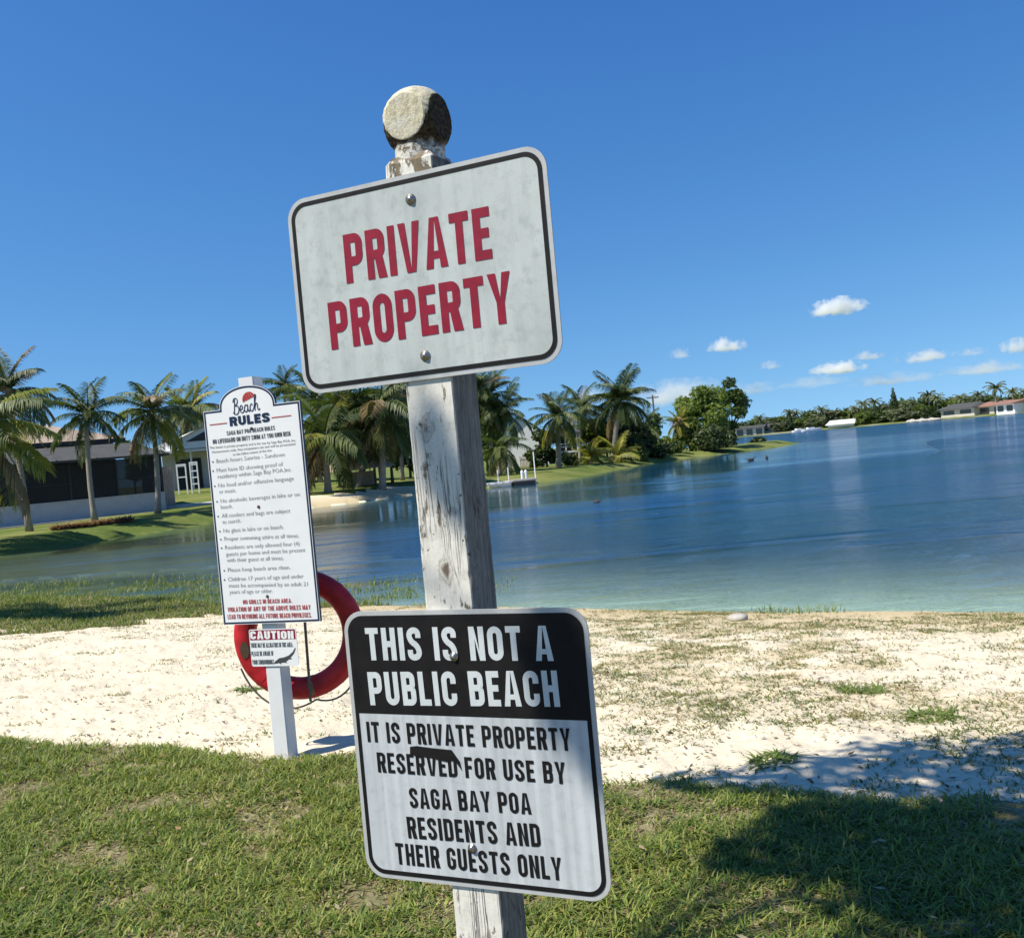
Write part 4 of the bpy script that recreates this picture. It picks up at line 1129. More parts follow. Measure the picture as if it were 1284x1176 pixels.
# ================================================================ BROADLEAF TREES
def crown_mesh(name, mat, seed, n, leaf, blobs, clump=1.0):
    """many small leaf faces on the shells of uneven blobs"""
    g = rng(seed); C = np.array([b[:3] for b in blobs], float); Rd = np.array([b[3:6] for b in blobs], float)
    wgt = (Rd.prod(1)) ** .6; wgt /= wgt.sum()
    k = g.choice(len(blobs), n, p=wgt); d = g.normal(size=(n, 3)); d /= np.linalg.norm(d, axis=1, keepdims=True)
    lump = 1 + .28 * np.sin(d[:, 0] * 5 + k * 2.1) * np.sin(d[:, 1] * 6 + k) + .18 * np.sin(d[:, 2] * 9 + k * 3.3)
    rad = (.62 + .42 * g.random(n) ** .6) * lump
    P = C[k] + d * Rd[k] * rad[:, None]
    nrm = d * .7 + g.normal(size=(n, 3)) * .6 + np.array([0, 0, .35]); nrm /= np.linalg.norm(nrm, axis=1, keepdims=True)
    a = np.cross(nrm, g.normal(size=(n, 3))); a /= np.linalg.norm(a, axis=1, keepdims=True); b_ = np.cross(nrm, a)
    s_ = leaf * (.6 + .8 * g.random((n, 1)))
    V = np.stack([P - a * s_, P - b_ * s_ * .45 + nrm * s_ * .1, P + a * s_, P + b_ * s_ * .45 + nrm * s_ * .1], 1).reshape(-1, 3)
    i = np.arange(n) * 4
    return np_mesh(name, V, np.stack([i, i + 1, i + 2, i + 3], 1), mat)


def blobs_for(seed, w_, h_, n=12, flat=.7, z0=.25):
    g = rng(seed); out = []
    for i in range(n):
        a = g.random() * 6.28; q = math.sqrt(g.random()) * .68; z = h_ * (z0 + (1 - z0) * (.12 + .74 * g.random() * (1.1 - q * .5)))
        r_ = w_ * .5 * (.26 + .22 * g.random()); out.append((math.cos(a) * q * w_ * .5, math.sin(a) * q * w_ * .5, z, r_, r_, r_ * flat))
    return out


def tree(px, pyb, Y, wpx, hpx, mat, label, seed, n=3500, leaf=.22, name='tree', cat='tree', group='trees and bushes on the lake shore', z0=.25, nb=12, loose=1.0):
    p = at(px, pyb, Y); p[2] = height(np.array([p[0]]), np.array([p[1]]))[0] - .05; k = Y / F; w_ = wpx * k; h_ = (at(px, pyb - hpx, Y)[2] - p[2]); g = rng(seed)
    o = empty(name, p); tag(o, label, cat, group)
    bl_ = blobs_for(seed, w_, h_, nb, .75, z0)
    bl_ = [(x, y, z, a * loose, b_ * loose, c_ * loose) for x, y, z, a, b_, c_ in bl_]
    link('crown', crown_mesh('crown', M[mat], seed, n, leaf, bl_), o)
    mb = MB(); tw = max(.06, w_ * .028)
    mb.tube([(0, 0, 0), (.1 * tw, 0, h_ * .2), (tw * .5, tw * .3, h_ * (.3 + .2 * z0))], [tw * 1.4, tw, tw * .8], 7)
    for b_ in bl_[::2]:
        e = np.array(b_[:3]); s0 = np.array((tw * .3, tw * .2, h_ * (.16 + .25 * z0))); mb.tube([s0, s0 * .4 + e * .6 + np.array([0, 0, -.08 * h_]), e], [tw * .6, tw * .35, tw * .12], 5, False)
    mb.build('trunk', M['bark_d'], o, smooth=True); return o


BUSH = dict(name='bush', cat='bush', z0=.0)
tree(492, 603, 66, 60, 118, 'leaf', 'tall dark tree behind the thatched hut left of the wooden post', 201, 6000, .2, nb=16)
tree(455, 596, 80, 110, 112, 'leaf_d', 'wide dark tree filling the background behind the thatched hut', 202, 6000, .25, nb=18)
tree(400, 598, 82, 70, 74, 'leaf_d', 'low dark hedge bush behind the drooping palm near the rules board', 203, 3500, .22, **BUSH)
tree(515, 600, 76, 50, 80, 'leaf', 'leafy bush right of the thatched hut against the wooden post', 204, 3500, .2, **BUSH)
tree(620, 588, 79, 50, 106, 'leaf', 'tall bushy tree rising over the floating dock', 205, 6500, .2, nb=18, z0=.08)
tree(612, 590, 84, 50, 104, 'leaf_d', 'dark tree partly hidden behind the wooden post on its right side', 206, 5000, .22, nb=16, z0=.08)
tree(686, 583, 84, 40, 52, 'leaf_d', 'round dark bush left of the white pavilion', 207, 3200, .2, **BUSH)
tree(668, 585, 84, 22, 22, 'leaf', 'small bush at the pale fence under the white roof', 208, 2000, .18, **BUSH)
tree(738, 580, 93, 56, 62, 'leaf', 'bushy green thicket behind the yellow palm bush', 209, 5000, .22, nb=14, **BUSH)
tree(792, 578, 91, 60, 66, 'leaf_d', 'dark green thicket under the tallest palm', 210, 5000, .22, nb=14, **BUSH)
tree(762, 579, 92, 44, 58, 'leaf', 'leafy bush directly left of the tallest palm trunk', 211, 3200, .2, **BUSH)
tree(822, 574, 96, 44, 58, 'leaf', 'round dark bush right of the tallest palm', 212, 4000, .2, nb=12, **BUSH)
tree(838, 575, 101, 26, 26, 'leaf_l', 'light green bush at the water below the yellow orange palm', 213, 2600, .2, **BUSH)
tree(886, 572, 103, 76, 96, 'leaf_l', 'large round light green tree at the end of the point', 214, 8500, .21, nb=20, z0=.1)
tree(868, 572, 99, 46, 44, 'leaf_l', 'light green bush at the waterline left of the mangrove', 215, 4500, .2, nb=14, **BUSH)
tree(898, 571, 97.5, 54, 38, 'leaf_d', 'dark mangrove bush hanging over the water at the tip', 216, 5000, .2, nb=14, **BUSH)
tree(921, 566, 112, 42, 92, 'leaf', 'airy tree with open crown standing highest at the tip of the point', 217, 2600, .24, nb=13, z0=.42)
tree(912, 569, 104, 34, 52, 'leaf', 'dark green bush in front of the airy tree trunk', 218, 4000, .2, nb=12, **BUSH)
tree(803, 581, 85, 30, 26, 'leaf', 'green bush at the waterline right of the low yellow palms', 223, 3000, .18, **BUSH)
tree(826, 577.5, 90, 30, 28, 'leaf_d', 'dark bush overhanging the waterline left of the yellow orange palm', 224, 3200, .18, **BUSH)
tree(848, 575, 95, 26, 20, 'leaf', 'small bush at the waterline in front of the yellow orange palm', 225, 2200, .18, **BUSH)
tree(712, 585, 80, 26, 18, 'leaf_d', 'low dark bush on the lawn in front of the white pavilion', 226, 1800, .18, **BUSH)
tree(950, 560, 123, 22, 9, 'leaf_d', 'low dark bush on the narrow grass spit', 219, 1500, .2, **BUSH)
tree(80, 640, 84, 34, 105, 'leaf_d', 'distant dark tree showing above the tan roof', 220, 3000, .25)
tree(172, 640, 82, 40, 98, 'leaf_l', 'light green tree behind the house left of the hanging palm', 221, 3000, .25)
tree(20, 650, 80, 60, 110, 'leaf', 'leafy tree behind the tan roof at the far left', 222, 3500, .25)

# foreground shade tree: stands outside the view to the left, its branch spreads overhead
st = empty('shade_tree', (-5.6, -.6, 0)); tag(st, 'spreading tree outside the left edge whose branch shades the lawn at the right', 'tree')
tg = []
for px, py, r_ in ((1120, 1078, .44), (1010, 1082, .22), (1220, 1055, .42), (1205, 1110, .34), (945, 1090, .15), (1065, 1040, .24), (1284, 1090, .5), (1150, 1120, .18), (1010, 1045, .14), (1160, 1035, .28),
                   (895, 988, .15), (950, 975, .20), (1030, 962, .22), (1110, 945, .26), (1200, 932, .30), (1284, 930, .3), (1160, 975, .24), (1070, 995, .22), (1250, 985, .3), (845, 978, .11), (1330, 960, .5), (990, 992, .15),
                   (1350, 1040, .55), (1400, 1120, .6), (1480, 1000, .7), (1250, 1160, .4), (1340, 1180, .5)):
    p = gz(px, py, 0.0); tt = 6.0 + .5 * math.sin(px); tg.append((*(p + SUN * tt), r_))
for px, py, r_ in ((735, 925, .055), (716, 862, .05), (700, 800, .04), (738, 900, .05)):
    q = A.loc(px, py, .006); p = A.N + A.u * q[0] + np.array([0, 0, q[1]]); tg.append((*(p + SUN * 4.6), r_))
for px, py, r_ in ((552, 575, .030), (560, 610, .030), (548, 548, .025)):
    q = A.loc(px, py, 0); p = A.N + A.u * q[0] + np.array([0, 0, q[1]]); tg.append((*(p + SUN * 4.2), r_))
g = rng(77); so_ = np.array([-5.6, -.6, 0]); bl_ = [(x - so_[0], y - so_[1], z, r_, r_, r_ * .6) for x, y, z, r_ in tg]
for k in range(16): a = g.random() * 6.28; q = 2.0 * math.sqrt(g.random()); bl_.append((-1.2 + math.cos(a) * q, -1.6 + math.sin(a) * q, 5.0 + 1.6 * g.random(), .8, .8, .5))
Vs = []
small = [b_ for b_ in bl_ if b_[3] < .07]; big_ = [b_ for b_ in bl_ if b_[3] >= .07]
link('crown', crown_mesh('crown', M['leaf'], 78, 30000, .055, big_), st)
link('foliage_spray', crown_mesh('foliage_spray', M['leaf'], 79, 260, .03, small), st)
mb = MB(); f0 = np.array([.5, .3, 3.0]); mb.tube([(0, 0, -.1), (.1, .1, 1.4), f0], [.26, .2, .17], 10)
mid = np.array([2.6, 2.0, 4.6]); mb.tube([f0, (f0 + mid) / 2 + np.array([0, 0, .3]), mid], [.15, .11, .08], 8)
for b_ in bl_[::4]:
    e = np.array(b_[:3]); s0 = mid if e[0] > 1 else f0; mb.tube([s0, (s0 + e) / 2 + np.array([0, 0, .12]), e], [.02, .012, .004], 5, False)
mb.build('trunk', M['bark_d'], st, smooth=True)

# ================================================================ FAR SHORE
def farY(px): return float(np.interp(px, [880, 930, 1068, 1170, 1275, 1400], [352, 350, 332, 302, 267, 235]))


TOPX = [860, 930, 945, 999, 1040, 1085, 1139, 1163, 1199, 1251, 1284, 1400]; TOPY = [532, 528, 524, 517, 511, 509, 500, 498, 495, 494, 492, 484]
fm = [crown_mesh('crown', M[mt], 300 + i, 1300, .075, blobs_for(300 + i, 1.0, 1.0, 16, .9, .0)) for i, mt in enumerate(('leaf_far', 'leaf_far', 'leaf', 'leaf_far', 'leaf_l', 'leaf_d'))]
g = rng(31); spots = []
for row, (dy, step, hs) in enumerate(((10, 11, .72), (26, 9, 1.0))):
    px = 872 + row * 5
    while px < 1330: spots.append((px, row, dy, hs * (.86 + .22 * g.random()), 22 + 16 * g.random())); px += step * (.6 + .8 * g.random())
ORD = ['first', 'second', 'third', 'fourth', 'fifth', 'sixth', 'seventh', 'eighth', 'ninth', 'tenth']
LM = [(955, 'over the low pale house'), (985, 'right of the pale house'), (1012, 'left of the motor boats'), (1040, 'right of the motor boats'), (1080, 'by the long white roof'), (1110, 'left of the conifer'), (1140, 'at the conifer'), (1160, 'over the seawall'), (1182, 'right of the seawall'), (1226, 'behind the gabled house'), (1262, 'behind the red roofs'), (1400, 'at the right edge')]
cnt = {}
for px, row, dy, hf, wp in sorted(spots, key=lambda s_: s_[0]):
    lm = next(b_ for a, b_ in LM if px < a); ky = (row, lm); cnt[ky] = cnt.get(ky, 0) + 1; od = ORD[min(9, cnt[ky] - 1)]
    Y = farY(px) + dy; b_ = at(px, 520, Y); b_[2] = height(np.array([b_[0]]), np.array([b_[1]]))[0] - .2
    topz = at(px, float(np.interp(px, TOPX, TOPY)), Y)[2]; h_ = (topz - b_[2]) * hf; w_ = wp * Y / F
    if row == 0 and any(a < px < c_ for a, c_ in ((924, 976), (1034, 1082), (1172, 1222), (1224, 1300))): continue
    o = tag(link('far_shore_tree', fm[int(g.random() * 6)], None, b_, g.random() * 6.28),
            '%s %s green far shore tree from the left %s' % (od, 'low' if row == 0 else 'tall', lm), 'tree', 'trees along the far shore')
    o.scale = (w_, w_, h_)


def far_palm_mesh(seed):
    g = rng(seed); mb = MB(); mb.tube([(0, 0, 0), (.02, 0, .5), (0, 0, .84)], [.022, .016, .014], 5, False); mb.cur = 1
    for i in range(18):
        a = i * 2.4; p0 = R(75 - i * 6.5); p = np.array([0, 0, .84]); dirh = np.array([math.cos(a), math.sin(a), 0]); sd = np.array([-math.sin(a), math.cos(a), 0]); pts = [p]
        for k in range(4): pp = p0 - k * .42; p = p + (dirh * math.cos(pp) + np.array([0, 0, math.sin(pp)])) * .085; pts.append(p)
        for k in range(4):
            w0, w1 = .035 * (1 - .1 * k), .035 * (1 - .1 * (k + 1)) * (k < 3)
            dn = np.array([0, 0, -.035])
            mb.add([pts[k], pts[k] + sd * w0 + dn, pts[k + 1] + sd * w1 + dn, pts[k + 1]], [(0, 1, 2, 3)]); mb.add([pts[k], pts[k] - sd * w0 + dn, pts[k + 1] - sd * w1 + dn, pts[k + 1]], [(0, 1, 2, 3)])
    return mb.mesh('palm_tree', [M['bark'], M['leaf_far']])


fp = [far_palm_mesh(i) for i in range(3)]
for i, (px, pt, dy, lab) in enumerate(((952, 520, 12, 'above the low pale house'), (990, 513, 12, 'short, left of the twin palms'), (998, 514, 16, 'slightly taller, left of the white motor boats'), (1030, 509, 20, 'behind the white motor boats'),
                                       (1072, 508, 20, 'right of the long white roof'), (1084, 501, 14, 'left one of the twin silhouettes'), (1097, 499, 14, 'right one of the twin silhouettes'), (1136, 503, 18, 'right of the tall conifer'),
                                       (1166, 490, 20, 'thin, above the grey seawall'), (1176, 494, 12, 'bushy, left of the white gabled house'), (1206, 494, 14, 'over the white gabled house'), (1229, 490, 14, 'left of the tallest far palm'),
                                       (1251, 479, 12, 'tallest, above the red roof'), (1272, 486, 12, 'right of the tallest far palm'), (1288, 486, 14, 'at the right edge of the view'))):
    Y = farY(px) + dy; b_ = at(px, 520, Y); b_[2] = height(np.array([b_[0]]), np.array([b_[1]]))[0] - .1; h_ = at(px, pt, Y)[2] - b_[2]
    o = tag(link('palm_tree', fp[i % 3], None, b_, i * 1.3), 'small far shore palm tree, ' + lab, 'palm tree', 'palm trees along the far shore'); o.scale = (h_ * 1.25, h_ * 1.25, h_)
# conifer
Y = farY(1122) + 16; b_ = at(1122, 520, Y); b_[2] = 0; h_ = at(1122, 486, Y)[2]
o = empty('conifer_tree', b_); tag(o, 'tall narrow conifer standing above the far shore treeline', 'tree')
link('crown', crown_mesh('crown', M['leaf_d'], 340, 900, .35, [(0, 0, h_ * (.45 + .1 * k), (1.25 - .2 * k) * 1.3, (1.25 - .2 * k) * 1.3, .8) for k in range(6)]), o)
mb = MB(); mb.tube([(0, 0, 0), (0, 0, h_ * .97)], [.2, .05], 6); mb.build('trunk', M['bark_d'], o)


def frame_from(p0, p1):
    p0 = np.array(p0, float); p1 = np.array(p1, float); d_ = p1 - p0; return math.atan2(d_[1], d_[0]), math.hypot(d_[0], d_[1])


def window(parent, x0, x1, z0, z1, y, frame='frame_d'):
    mb = MB(); t_ = .07; mb.box((x0, y - .05, z0), (x0 + t_, y + .02, z1)); mb.box((x1 - t_, y - .05, z0), (x1, y + .02, z1)); mb.box((x0 + t_, y - .05, z0), (x1 - t_, y + .02, z0 + t_)); mb.box((x0 + t_, y - .05, z1 - t_), (x1 - t_, y + .02, z1))
    w_ = mb.build('window', M[frame], parent); MB().box((x0 + t_, y - .02, z0 + t_), (x1 - t_, y, z1 - t_)).build('pane', M['glass'], w_)


def gable_roof(x0, x1, y0, y1, ze, zr, t_=.18, hip=0.0):
    mb = MB(); ym = (y0 + y1) / 2
    mb.add([(x0, y0, ze), (x1, y0, ze), (x1, y1, ze), (x0, y1, ze), (x0 + hip, ym, zr), (x1 - hip, ym, zr)], [(0, 1, 5, 4), (2, 3, 4, 5), (1, 2, 5), (3, 0, 4)])
    mb.box((x0, y0, ze - t_), (x1, y1, ze - .003)); return mb


def far_house(px0, px1, pyw, ht, rt, roof, wall, label, hip=0, dy=6, nw=2, ypush=0, rise=1.0, porch=False):
    Y0, Y1 = farY(px0) + dy, farY(px1) + dy; p0 = at(px0, pyw, Y0); p1 = at(px1, pyw, Y1); a, L_ = frame_from(p0, p1)
    zb = height(np.array([p0[0]]), np.array([p0[1]]))[0] - .1
    o = empty('house', (p0[0], p0[1], zb), a); tag(o, label, 'house', 'houses on the far shore')
    MB().box((0, 0, 0), (L_, 7, ht)).build('wall', M[wall], o)
    gable_roof(-.6, L_ + .6, -1.2, 8, ht + .18, ht + .18 + rt, hip=hip).build('roof', M[roof], o)
    for k in range(nw):
        c_ = L_ * (k + .5) / nw; w_ = L_ / nw * .32; window(o, c_ - w_, c_ + w_, .9 if not porch else .1, ht - .35, -.03)
    return o


far_house(922, 958, 541, 2.6, .7, 'shingle_g', 'stucco', 'low pale house with grey roof and dark porch, leftmost on the far shore', porch=True, nw=3)
far_house(957, 990, 538, 2.3, 1.2, 'shingle_g', 'stucco', 'pale low roof peeking over a hedge on the far shore', dy=10)
far_house(1038, 1071, 533, .9, 1.5, 'roof_w', 'stucco_w', 'long bright white roof at the water on the far shore', hip=.6, dy=4, nw=0)
far_house(1180, 1222, 521, 2.5, 1.5, 'shingle_g', 'cream', 'white gabled house with grey roof on the far shore', hip=2)
far_house(1226, 1262, 514, 2.4, 1.2, 'roof_r', 'cream', 'red roofed house with dark porch on the far shore', hip=1, porch=True, dy=9)
far_house(1249, 1272, 512, 2.9, .9, 'roof_r', 'stucco_w', 'cream wing with two windows and red roof on the far shore', dy=3)
far_house(1270, 1320, 511, 2.4, 1.2, 'roof_r', 'stucco', 'red roofed house cut by the right edge of the view', hip=1, dy=8)
# seawall rocks and boats
for i, px in enumerate(np.linspace(1140, 1176, 10)):
    Y = farY(px) - 1; b_ = at(px, 525, Y); rock('seawall_rock', (b_[0], b_[1], -.2), (1.1, .8, .55 + .2 * math.sin(i * 2)), 60 + i, '%s pale boulder from the left in the far seawall' % ORD[i], 'rock', 'boulders of the far seawall')
for px, Ls, lab in ((1001, 5.5, 'small white motor boat moored at the far shore left of the larger one'), (1017, 8, 'larger white motor boat moored at the far shore')):
    Y = farY(px) - 5; b_ = at(px, 535, Y); o = empty('motor_boat', (b_[0], b_[1], WZ - .05), .25); tag(o, lab, 'boat', 'boats moored at the far shore')
    mb = MB(); n = 9; vs = []
    for i in range(n):
        q = i / (n - 1); x = (q - .5) * Ls; hw_ = 1.0 * math.sin(math.pi * min(1, .35 + .65 * (1 - q) + .0)) ** .6 * (1 if q < .6 else max(.03, 1 - ((q - .6) / .4) ** 2)); zt_ = .75 + .35 * q * q
        vs += [(x, -hw_ * .75, 0), (x, -hw_, zt_), (x, hw_, zt_), (x, hw_ * .75, 0)]
    mb.add(vs, [(i * 4 + k, i * 4 + k + 1, i * 4 + 5 + k, i * 4 + 4 + k) for i in range(n - 1) for k in range(3)] + [(0, 1, 2, 3)]); mb.build('hull', M['white_paint'], o)
    MB().box((-Ls * .2, -.7, .7), (Ls * .12, .7, 1.35)).build('cabin', M['white_paint'], o); MB().box((Ls * .125, -.6, .85), (Ls * .14, .6, 1.3)).build('windscreen', M['glass'], o)

# ================================================================ HOUSE WITH SCREEN PORCH (left)
P1 = gz(209, 641.5, .02); P0 = gz(0, 663.8, .02); dv = (P1 - P0) / np.linalg.norm((P1 - P0)[:2]); Lh = 24.0; O = P1 - dv * Lh
a_ = math.atan2(dv[1], dv[0]); hs = empty('house', (O[0], O[1], .0), a_); tag(hs, 'low house with tan roof and long dark screened porch behind grey wall', 'house')
mb = MB(); mb.box((0, 0, -.4), (Lh, .18, 1.12)); mb.box((Lh - .18, .183, -.4), (Lh, 5, 1.12)); mb.build('porch_wall', M['stucco'], hs)
MB().box((-.05, -.03, 1.123), (Lh + .03, .21, 1.17)).build('wall_cap', M['stucco'], hs)
nb_ = 10
for k in range(nb_ + 1):
    x = (Lh - .1) * k / nb_; MB().box((x, .05, 1.173), (x + .09, .13, 3.2)).build('porch_post', M['frame_d'], hs)
    if k < nb_:
        MB().box((x + .093, .085, 1.173), (x + (Lh - .1) / nb_ - .003, .095, 3.18)).build('screen_panel', M['screen'], hs)
        if k % 2: MB().box((x + .093, .06, 2.05), (x + (Lh - .1) / nb_ - .003, .082, 2.09)).build('screen_rail', M['frame_d'], hs)
MB().box((Lh - .1, .10, 1.173), (Lh - .09, 4.9, 3.18)).build('side_screen', M['screen'], hs)
mb = MB(); mb.add([(-.3, -.45, 3.2), (Lh + .35, -.45, 3.2), (Lh - 1.0, 3.0, 4.08), (-.3, 3.0, 4.08), (-.3, -.45, 3.32), (Lh + .35, -.45, 3.32), (Lh - 1.0, 3.0, 4.2), (-.3, 3.0, 4.2), ], [(0, 3, 2, 1), (4, 5, 6, 7), (0, 1, 5, 4), (1, 2, 6, 5), (2, 3, 7, 6)])
mb.add([(Lh + .35, -.45, 3.2), (Lh + .35, 6, 3.2), (Lh - 1, 6, 4.05), (Lh - 1.0, 3.0, 4.07)], [(0, 1, 2, 3)]); mb.build('porch_roof', M['shingle_g'], hs)
for k in range(12): x = .5 + k * 2.0; mb = MB(); mb.add([(x, -.47, 3.325), (x + .05, -.47, 3.325), (x + .05 , 3.0, 4.21), (x , 3.0, 4.21), (x, -.47, 3.36), (x + .05, -.47, 3.36), (x + .05, 3.0, 4.245), (x, 3.0, 4.245)], [(4, 5, 6, 7), (0, 1, 5, 4), (1, 2, 6, 5), (3, 0, 4, 7)]); mb.build('roof_seam', M['shingle_g'], hs) if x < Lh - 1.5 else None
MB().box((-.3, 2.98, 4.25), (Lh - 1.2, 3.12, 4.5)).build('fascia', M['frame_d'], hs)
mb = MB(); mb.add([(-.5, 3.0, 4.5), (Lh - 1.1, 3.0, 4.5), (Lh - 1.1, 15, 4.5), (-.5, 15, 4.5), (-.5, 9, 6.1), (Lh - 5.5, 9, 6.1)], [(0, 1, 5, 4), (1, 2, 5), (2, 3, 4, 5), (0, 4, 3)]); mb.build('shingle_roof', M['shingle'], hs)
MB().box((.2, 5.0, -.2), (Lh - 1.5, 14, 4.4)).build('house_wall', M['stucco'], hs)
for x in (3.5, 8.5, 13.2): window(hs, x, x + 2.2, .1, 2.4, 4.96)
window(hs, 16.8, 17.9, 1.2, 2.5, 4.96, 'white_paint'); MB().box((.2, .19, -.1), (Lh - .2, 4.98, .05)).build('porch_floor', M['concrete'], hs)
# pale window board seen through the screen and a patio chair
MB().box((Lh - 8.6, 2.6, 1.5), (Lh - 7.7, 2.66, 2.4)).build('pale_panel', M['white_paint'], hs)
mb = MB(); mb.box((-2, -1.15, -.1), (Lh + 1.0, -.02, .13)); tag(mb.build('path', M['concrete'], None, loc=(O[0], O[1], 0), rz=a_), kind='structure')
# house B
def ZM(x, y): return float(height(np.array([x]), np.array([y]))[0])


pB = at(183, 600, 70); aB = R(8); zB = 1.0; hb = empty('house', (pB[0], pB[1], zB), aB); tag(hb, 'grey roofed house with white gable edge behind the beach rules board', 'house')
Lb = 11.5
MB().box((1.0, 1.2, -1.5), (Lb, 9, 2.75)).build('wall', M['stucco'], hb)
for k in range(5): x = .9 + 2.3 * k; MB().box((x, .2, -1.0), (x + .12, .32, 2.75)).build('porch_post', M['white_paint'], hb)
gable_roof(-.2, Lb + 3, -.4, 10, 2.95, 5.0, hip=4.4).build('roof', M['roof_w'], hb)
mb = MB(); gx0 = 2.2; mb.add([(gx0, -.5, 3.0), (gx0 + 4.6, -.5, 3.0), (gx0 + 4.6, -.5, 3.55), (gx0 + 2.3, -.5, 4.5), (gx0, -.5, 3.55)], [(0, 1, 2, 3, 4)]); mb.add([(gx0, -.75, 3.55), (gx0 + 4.6, -.75, 3.55), (gx0 + 2.3, -.75, 4.55), (gx0, 3.5, 3.55), (gx0 + 4.6, 3.5, 3.55), (gx0 + 2.3, 3.5, 4.55)], [(0, 2, 5, 3), (1, 4, 5, 2)]); mb.build('gable_roof', M['roof_w'], hb)
mb = MB(); mb.add([(gx0 + .9, -.52, 3.5), (gx0 + 3.7, -.52, 3.5), (gx0 + 2.3, -.52, 4.15)], [(0, 1, 2)]); mb.build('gable_vent', M['frame_d'], hb)
for x in (2.0, 4.6, 7.4): window(hb, x, x + 1.8, .1, 2.3, 1.17)
# wood gate panel between the houses
p = at(205.5, 617, 56); q = at(219, 616, 57); a, L_ = frame_from(p, q); z_ = ZM(p[0], p[1]); fc = empty('wooden_gate', (p[0], p[1], z_ - .05), a); tag(fc, 'weathered wooden gate panel at the right end of the screened porch', 'gate')
hgt_ = at(206, 585, 56)[2] - z_ + .05
for k in range(5): w_ = L_ / 5; MB().box((k * w_, 0, 0), (k * w_ + w_ * .88, .03, hgt_ - .02 * (k % 2))).build('plank', M['wood'], fc)
for z in (.3, hgt_ - .35): MB().box((0, .033, z), (L_, .08, z + .09)).build('rail', M['wood'], fc)
# white garden ladder rack and arched trellis
for (pa, pb, top, bot, Y, nr2, lab, nm_) in ((240.5, 249.5, 581, 610, 66, 4, 'white ladder shaped rack standing on the lawn beside the rules board', 'ladder_rack'), (224, 235, 584, 612, 66, 2, 'white open frame rack left of the ladder rack', 'frame_rack')):
    p = at(pa, bot, Y); q = at(pb, bot, Y); a, L_ = frame_from(p, q); z_ = p[2]; o = empty(nm_, p, a); tag(o, lab, nm_.replace('_', ' ')); h_ = at(pa, top, Y)[2] - z_
    for x in (0, L_): MB().box((x - .04, -.04, -.6), (x + .04, .04, h_)).build('upright', M['white_paint'], o)
    for k in range(nr2): z = h_ * (.08 + .28 * k) if nm_ == 'ladder_rack' else h_ * (.45 + .5 * k); MB().box((.043, -.03, z), (L_ - .043, .03, z + .08)).build('rung', M['white_paint'], o)
    MB().box((-.04, -.042, h_ + .003), (L_ + .04, .042, h_ + .1)).build('top_rail', M['white_paint'], o)
p = at(233, 627, 56); tag(MB().box((-2.0, -1.2, -.6), (5.5, 3.2, ZM(p[0], p[1]) + .08)).build('patio', M['concrete'], None, loc=(p[0], p[1], 0), rz=.2), kind='structure')

# red-brown bromeliad plants in a row on the bank
PL = ['first', 'second', 'third', 'fourth', 'fifth', 'sixth', 'seventh', 'eighth', 'ninth']
for k in range(9):
    px = 74 + k * 10.5; py = 666 - k * 1.35; p = gz(px, py, -.02); g = rng(400 + k); n = 150; a = g.random(n) * 6.28; q_ = .30 * np.sqrt(g.random(n))
    f = g.random((n, 1)); col = np.array((.16, .07, .05)) * f + np.array((.42, .26, .19)) * (1 - f)
    x = p[0] + np.cos(a) * q_; y = p[1] + np.sin(a) * q_
    o = blades('bromeliad', x, y, height(x, y) - .02, (.24 + .22 * g.random(n)) , .06 + .04 * g.random(n), .6 + 1.0 * g.random(n), col, M['bromel'], 420 + k, 3)
    tag(o, '%s reddish brown leafy plant from the left in the row below the grey wall' % PL[k], 'plant', 'reddish plants in a row on the bank')

# ================================================================ THATCHED HUT
p = at(452, 606, 65); z_ = ZM(p[0], p[1]); ht = empty('thatched_hut', (p[0], p[1], z_)); tag(ht, 'small hut with pale brown thatched roof among the palms', 'hut')
mb = MB(); g = rng(9); prof = [(2.45, at(452, 588, 65)[2] - z_), (1.9, at(452, 578, 65)[2] - z_), (1.1, at(452, 566, 65)[2] - z_), (.25, at(452, 554, 65)[2] - z_), (.02, at(452, 552, 65)[2] - z_)]
n = 36; vs = []
for i, (r_, z) in enumerate(prof):
    for k in range(n): a = 2 * math.pi * k / n; q = 1 + (.07 * (g.random() - .5)); vs.append((r_ * q * math.cos(a), r_ * q * math.sin(a), z + (.12 * (g.random() - .5) if i == 0 else 0)))
mb.add(vs, [(i * n + k, i * n + (k + 1) % n, (i + 1) * n + (k + 1) % n, (i + 1) * n + k) for i in range(4) for k in range(n)]); mb.build('thatched_roof', M['thatch'], ht)
for a in (45, 135, 225, 315): MB().tube([(1.7 * math.cos(R(a)), 1.7 * math.sin(R(a)), -.1), (1.7 * math.cos(R(a)), 1.7 * math.sin(R(a)), prof[1][1])], .09, 7).build('post', M['bark_d'], ht)
MB().box((-.9, -.5, .0), (.9, .5, .95)).build('bar_counter', M['wood'], ht)

